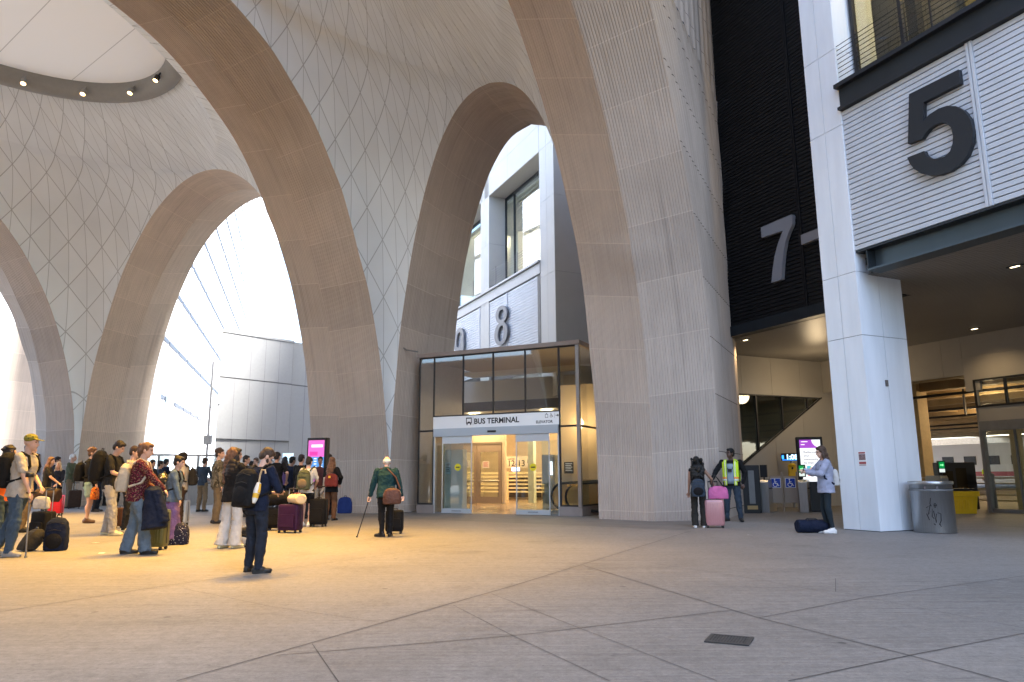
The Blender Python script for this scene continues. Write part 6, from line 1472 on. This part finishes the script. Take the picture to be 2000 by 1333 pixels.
def fare_gate(label, px, face, h, L=1.5, green=True, w=.24, posts=1.62, group='fare gates', scr=True):
    f0 = ground_fr(px, face); f = Fr(f0(0, 0, 0), f0(1, 0, 0)-f0(0, 0, 0), f0(0, 1, 0)-f0(0, 0, 0)); root = thing('fare_gate', label, 'fare gate', f0(0, 0, 0), group)
    m = MB(); m.prism([(-L/2, 0), (L/2, 0), (L/2, h-.08), (L/2-.08, h), (-L/2+.08, h), (-L/2, h-.08)], lambda a, b, d: f(d, a, b), -w/2, w/2); bevel(m.build('cabinet', M_STEEL, root), .015)
    m = MB(); m.box(f, -w/2-.003, w/2+.003, -L/2+.12, L/2-.12, h-.30, h-.26); m.build('trim', M_BLACK, root)
    if scr:
        m = MB(); m.tube([f(0, L/2-.14, h-.02), f(0, L/2-.14, h+.12)], .025, 8); m.box(f, -.11, .11, L/2-.19, L/2-.09, h+.08, h+.48); r = m.build('reader', M_BLACK, root)
        m = MB(); quad(m, f, -.085, .085, h+.24, h+.45, L/2-.086, 0); quad(m, f, -.085, .085, h+.11, h+.22, L/2-.086, 1)
        m.add([f(x, L/2-.083, h+y) for x, y in ((.05, .33), (-.02, .33), (-.02, .30), (-.06, .345), (-.02, .39), (-.02, .36), (.05, .36))], [tuple(range(7))], 2)
        m.build('display', [em('gate_green', (.0, .35, .08), .9) if green else M_BLACK, em('gate_white', (.85, .95, .9), 1.0) if green else M_BLACK, em('gate_arrow', (.3, 1, .4), 1.6) if green else M_BLACK], r)
    return root
for k, (px, gr, l) in enumerate((((322, 986), True, 'leftmost fare gate with a green display by the glass fence'), ((352, 986), False, 'second fare gate from the left beyond the crowd'), ((392, 986), True, 'steel fare gate with a green display below the white tower'), ((410, 985), False, 'steel fare gate beside the thin dark pole'))): fare_gate(l, px, 232, 1.25, 1.6, gr)
gf = at_depth(262, 985, 35.5); gf2 = at_depth(418, 985, 37.5)
d_ = Vector((gf2.x-gf.x, gf2.y-gf.y, 0)); GFR = Fr((gf.x, gf.y, 0), d_, Vector((-d_.y, d_.x, 0))); gl = d_.length
fe = thing('glass_fence', 'tall glass fence with grey rails behind the left fare gates', 'fence', (gf.x, gf.y, 0))
m = MB(); m.box(GFR, 0, gl, -.04, .04, 2.28, 2.38); m.box(GFR, 0, gl, -.03, .03, 1.12, 1.18); m.build('rail', M_GREYM, fe)
for k in range(5): MB().box(GFR, gl*k/4-.05, gl*k/4+.05, -.05, .05, 0, 2.28).build('post', M_GREYM, fe)
m = MB(); m.box(GFR, .05, gl-.05, -.006, .006, .1, 2.26); m.build('pane', M_GLASS, fe)
# right gates
fare_gate('steel fare gate beside the black machine under the sloping window', (1503, 1000), 208, 1.05, 1.5, False, .26, group='right fare gates')
fare_gate('steel fare gate with a green arrow display left of the young woman', (1577, 1000), 208, 1.05, 1.5, True, .26, group='right fare gates')
def paddle(label, px, w, h, z0, face=205):
    f0 = ground_fr(px, face); f = Fr(f0(0, 0, 0), f0(1, 0, 0)-f0(0, 0, 0), f0(0, 1, 0)-f0(0, 0, 0)); root = thing('gate_paddle', label, 'gate', f0(0, 0, 0), 'gate paddles')
    m = MB(); m.box(f, -w/2, w/2, -.02, .0, .28, z0+h+.06); m.tube([f(-w/2, -.01, 0), f(-w/2, -.01, 1.3)], .03, 8); bevel(m.build('panel', mat('paddle_taupe', (.33, .27, .22), .35, .2), root), .01)
    s = MB(); s.box(f, -h/2, h/2, .0, .006, z0, z0+h, 1); s.box(f, -h/2+.015, h/2-.015, .006, .009, z0+.015, z0+h-.015, 0); isa(s, lambda a, b, d: f(h/2-a, .012, z0+b), h, 1, 0)
    s.build('wheelchair_sign', [mat('sign_blue', (.01, .05, .42), .5), M_SIGNW], root)
paddle('left gate paddle with a blue wheelchair sign', (1519, 1000), .42, .32, .78); paddle('right gate paddle with a blue wheelchair sign', (1548, 1000), .42, .32, .78)
f0 = ground_fr((1471, 1003), 190); f = Fr(f0(0, 0, 0), f0(1, 0, 0)-f0(0, 0, 0), f0(0, 1, 0)-f0(0, 0, 0)); r_ = thing('ticket_machine', 'black upright ticket machine behind the guard', 'machine', f0(0, 0, 0))
m = MB(); m.box(f, -.28, .28, -.4, 0, 0, 1.52); bevel(m.build('cabinet', M_BLACK, r_), .02); m = MB(); m.box(f, -.10, .08, 0, .01, .3, 1.35); m.build('panel', M_GREYM, r_); m = MB(); m.box(f, -.16, .16, .0, .012, .12, .24); m.build('tray', mat('tray_tan', (.45, .30, .12), .5), r_)
f0 = ground_fr((1553, 992), 190); f = Fr(f0(0, 0, 0), f0(1, 0, 0)-f0(0, 0, 0), f0(0, 1, 0)-f0(0, 0, 0)); r_ = thing('help_point', 'yellow help point on a post under a blue lit clock sign', 'help point', f0(0, 0, 0))
m = MB(); m.tube([f(0, -.05, 0), f(0, -.05, 1.74)], .05, 10); m.build('post', M_STEEL, r_); m = MB(); m.box(f, -.14, .14, -.08, .06, .95, 1.56); m.ell(f(0, 0, 1.56), (.14, .10, .08), 12, 8); m.build('box', mat('help_yellow', (.75, .47, .02), .45), r_)
m = MB(); m.ell(f(0, .06, 1.45), (.04, .02, .04), 10, 6); m.build('button', M_BLACK, r_)
m = MB(); m.box(f, -.36, .36, -.08, .0, 1.72, 2.0); bevel(m.build('clock_case', M_BLACK, r_), .01)
m = MB(); text_mb(m, '1:08', lambda a, b, d: f(.20-a, .004, 1.78+b), .25, 0, 0, 'LEFT', .03); quad(m, f, .27, .34, 1.79, 1.93, .004, 1); quad(m, f, -.34, -.25, 1.75, 1.97, .003, 1); quad(m, f, -.33, .33, 1.745, 1.765, .003, 1); m.build('clock_digits', [em('led_blue_white', (.45, .75, 1), 4), em('led_blue', (.03, .25, 1), 3.5)], r_)
f0 = ground_fr((540, 1008), 175); f = Fr(f0(0, 0, 0), f0(1, 0, 0)-f0(0, 0, 0), f0(0, 1, 0)-f0(0, 0, 0)); r_ = thing('help_point', 'pale blue lit help point with a yellow box behind the man in the black t-shirt', 'help point', at_depth(557, 990, 30))
p = at_depth(557, 990, 30); f = Fr((p.x, p.y, 0), (1, 0, 0), (0, 1, 0)); m = MB(); m.box(f, -.3, .3, 0, .25, 0, 1.35); m.build('cabinet', mat('kiosk_bluegrey', (.16, .24, .30), .4), r_)
m = MB(); m.box(f, -.13, .13, -.02, .1, 1.36, 1.75); m.build('box', mat('help_yellow', (.75, .47, .02), .45), r_); m = MB(); m.box(f, -.2, .2, -.02, .1, 2.0, 2.18); m.tube([f(0, .06, 1.7), f(0, .06, 2.05)], .03, 6); m.build('lamp', em('pale_blue_lamp', (.5, .75, 1), 2), r_)
# steel bin
bp_ = gnd(1827, 1040); r_ = thing('litter_bin', 'large round stainless steel bin with black graffiti', 'bin', bp_)
m = MB(); m.lathe(bp_, [(.0, .004), (.40, .004), (.405, .02), (.405, .985), (.425, .99), (.43, 1.0), (.43, 1.05), (.42, 1.062), (.39, 1.062), (.385, .9), (0, .88)], 40); m.build('drum', M_STEEL, r_)
m = MB(); m.lathe(bp_, [(.41, .86), (.414, .87), (.414, .885), (.41, .895)], 40); m.build('band', M_GREYM, r_)
def on_drum(a, z, r=.408):
    a -= .52
    return bp_+Vector((r*math.sin(a), -r*math.cos(a), z))
gr = MB()
for st in ([(-.05, .72), (-.10, .60), (-.05, .55)], [(-.28, .52), (-.1, .57), (-.22, .38), (-.02, .50), (-.06, .34), (.02, .30)], [(-.3, .40), (-.2, .27)], [(.02, .46), (.10, .22), (.14, .40)], [(.2, .42), (.34, .40), (.32, .26), (.22, .18)], [(-.02, .2), (.06, .17)], [(.24, .2), (.30, .14)]): gr.tube([on_drum(a, z) for a, z in st], .007, 5)
gr.tube([on_drum(.12+.07*math.cos(t*.6)*(1-t*.05), .56+.055*math.sin(t*.6)*(1-t*.05)) for t in range(18)], .006, 5); gr.build('graffiti', M_BLACK, r_)
m = MB()
for a in (-.25, .3): m.add([on_drum(a-.05, .90, .418), on_drum(a+.05, .90, .418), on_drum(a+.05, .96, .418), on_drum(a-.05, .96, .418)], [(0, 1, 2, 3)])
m.build('sticker', mat('dark_sticker', (.12, .1, .1), .6), r_)
# yellow grit bin, bollard, black machine
yb = gnd(1888, 1004); f = Fr(yb, (1, 0, 0), (0, 1, 0)); r_ = thing('grit_bin', 'yellow plastic grit bin with a dark lid behind the steel bin', 'bin', yb); M_YEL = mat('yellow_plastic', (.85, .50, .015), .45, noise=.06)
m = MB(); 
rows = [[f(sx*a, sy*b+.3, z) for sx, sy in ((-1, -1), (1, -1), (1, 1), (-1, 1), (-1, -1))] for a, b, z in ((.34, .26, 0), (.40, .30, .52), (.45, .34, .53), (.45, .34, .68))]
m.grid(rows, smooth=False); m.add(rows[-1][:4], [(0, 1, 2, 3)]); m.build('tub', M_YEL, r_)
m = MB(); m.prism([(-.42, .69), (.44, .69), (.36, .76), (-.30, .76)], lambda a, b, d: f(a, d, b), -.02, .62); bevel(m.build('lid', M_BLACK, r_), .02)
m = MB()
for a in (-.22, -.03, .16): m.tube([f(a-.05, .02, .12), f(a-.06, -.005, .42), f(a+.06, -.005, .42), f(a+.05, .02, .12)], .012, 6)
m.build('moulding', M_YEL, r_)
bo = gnd(1940, 996); m = MB(); m.lathe(bo, [(0, 0), (.15, 0), (.15, 1.15), (.13, 1.2), (.07, 1.23), (0, 1.235)], 24); tag(m.build('bollard', mat('bollard_grey', (.16, .16, .17), .5, noise=.08)), 'thick grey bollard beside the glass doors', 'bollard')
f0 = ground_fr((1878, 995), 185); f = Fr(f0(0, 0, 0), f0(1, 0, 0)-f0(0, 0, 0), f0(0, 1, 0)-f0(0, 0, 0)); r_ = thing('ticket_machine', 'wide black ticket machine behind the yellow grit bin', 'machine', f0(0, 0, 0))
m = MB(); m.box(f, -.62, .62, -.4, 0, 0, 1.6); bevel(m.build('cabinet', M_BLACK, r_), .02); m = MB(); m.box(f, -.30, .05, .0, .008, .55, 1.4); m.box(f, .15, .48, 0, .008, .5, 1.3); m.build('screen', mat('dim_screen', (.03, .022, .012), .15), r_)
fare_gate('steel fare gate with a green display right of the white column', (1836, 998), 188, 1.15, 1.2, True, .24, group='right fare gates')
# advertising A-board at the foot of the arch
p = gnd(670, 1001); f = Fr(p, (1, -.15, 0), (.15, 1, 0)); r_ = thing('advertising_board', 'red, white and blue folding advertising board leaning at the arch foot', 'sign board', p)
m = MB(); m.prism([(-.22, 0), (.62, 0), (.40, 1.25), (.30, 1.25)], lambda a, b, d: f(a, .12+d, b), 0, .5); m.build('side', M_BLACK, r_)
m = MB(); m.prism([(-.45, .02), (.20, .02), (.36, 1.22), (.20, 1.22)], lambda a, b, d: f(a, .05+d, b), 0, .03, 0); m.prism([(-.30, .22), (.17, .40), (.20, .62), (-.22, .60)], lambda a, b, d: f(a, .043+d, b), 0, .006, 1); m.build('front', [mat('board_pale', (.55, .65, .72), .5), mat('board_red', (.75, .10, .03), .5)], r_)
# stickers and horn on the white column
a, z = fpl(1684, 891); a2, z2 = fpl(1684, 906); m = MB(); m.box(FAC, a-.10, a+.10, -.006, 0, z-.11, z+.10, 0); m.box(FAC, a-.085, a+.085, -.009, -.006, z-.09, z+.04, 1); m.box(FAC, a-.085, a+.085, -.009, -.006, z+.05, z+.085, 2); m.box(FAC, a-.10, a+.10, -.006, 0, z2-.05, z2+.05, 0); m.box(FAC, a-.09, a+.09, -.009, -.006, z2-.01, z2+.04, 2); m.box(FAC, a-.09, a+.09, -.009, -.006, z2-.04, z2-.022, 1)
tag(m.build('poster', [M_SIGNW, mat('poster_photo', (.22, .14, .14), .6, noise=.6, nscale=40), mat('poster_red', (.35, .06, .06), .6)]), 'small notice with a dark picture stuck on the white column', 'poster')
q = FAC.inv(onplane(1731, 749, FAC(0, 0), FAC.x)); m = MB(); m.box(FAC, -.03, 0, q[1]-.035, q[1]+.035, q[2]-.07, q[2]+.07, 0); tag(m.build('sensor', mat('sensor_dark', (.12, .10, .09), .5)), 'small dark box on the right face of the white column', 'sensor')
# drain grate
gq = [gnd(u, v, .006) for u, v in ((1374, 1255), (1390, 1238), (1475, 1244), (1461, 1264))]
ctr = sum(gq, Vector())/4; ax = ((gq[3]-gq[0])+(gq[2]-gq[1])).normalized(); ay = Vector((-ax.y, ax.x, 0)); lw = ((gq[3]-gq[0]).length+(gq[2]-gq[1]).length)/4; lh_ = ((gq[1]-gq[0]).length+(gq[2]-gq[3]).length)/4; lh_ = min(lh_, lw*.9)
G = Fr((ctr.x, ctr.y, 0), ax, ay); gt = thing('drain_grate', 'square iron drain grate set in the pavement', 'drain', (ctr.x, ctr.y, 0)); M_IRON = mat('cast_iron', (.055, .055, .055), .6, .3, noise=.2, nscale=20)
m = MB(); m.box(G, -lw, lw, -lh_, lh_, .004, .0045, 1)
for a, b, c, d in ((-lw, lw, -lh_, -lh_+.03), (-lw, lw, lh_-.03, lh_), (-lw, -lw+.03, -lh_+.03, lh_-.03), (lw-.03, lw, -lh_+.03, lh_-.03)): m.box(G, a, b, c, d, .0045, .012, 0)
for k in range(9): y = -lh_+.03+(2*lh_-.06)*(k+.5)/9; m.box(G, -lw+.03, lw-.03, y-.007, y+.007, .0045, .010, 0)
for k in range(12): x = -lw+.03+(2*lw-.06)*(k+.5)/12; m.box(G, x-.007, x+.007, -lh_+.03, lh_-.03, .0046, .0095, 0)
m.build('grate', [M_IRON, M_BLACK], gt)
# litter on the floor
rr = random.Random(11)
for k, (px, l) in enumerate((((187, 1061), 'small white paper scrap on the floor near the crutch'), ((200, 1081), 'white paper scrap lying left of the flared jeans'), ((1466, 1046), 'small pale crumb of litter right of the pink suitcase'))):
    p = gnd(*px, .004); m = MB(); m.add([p+Vector((rr.uniform(-.06, .06)+.07*math.cos(t), .035*math.sin(t), rr.uniform(.001, .012))) for t in (0, 1.2, 2.3, 3.3, 4.5, 5.4)], [(0, 1, 2, 3, 4, 5)]); tag(m.build('paper_scrap', S_WHITE), l, 'litter')
finish_vox()
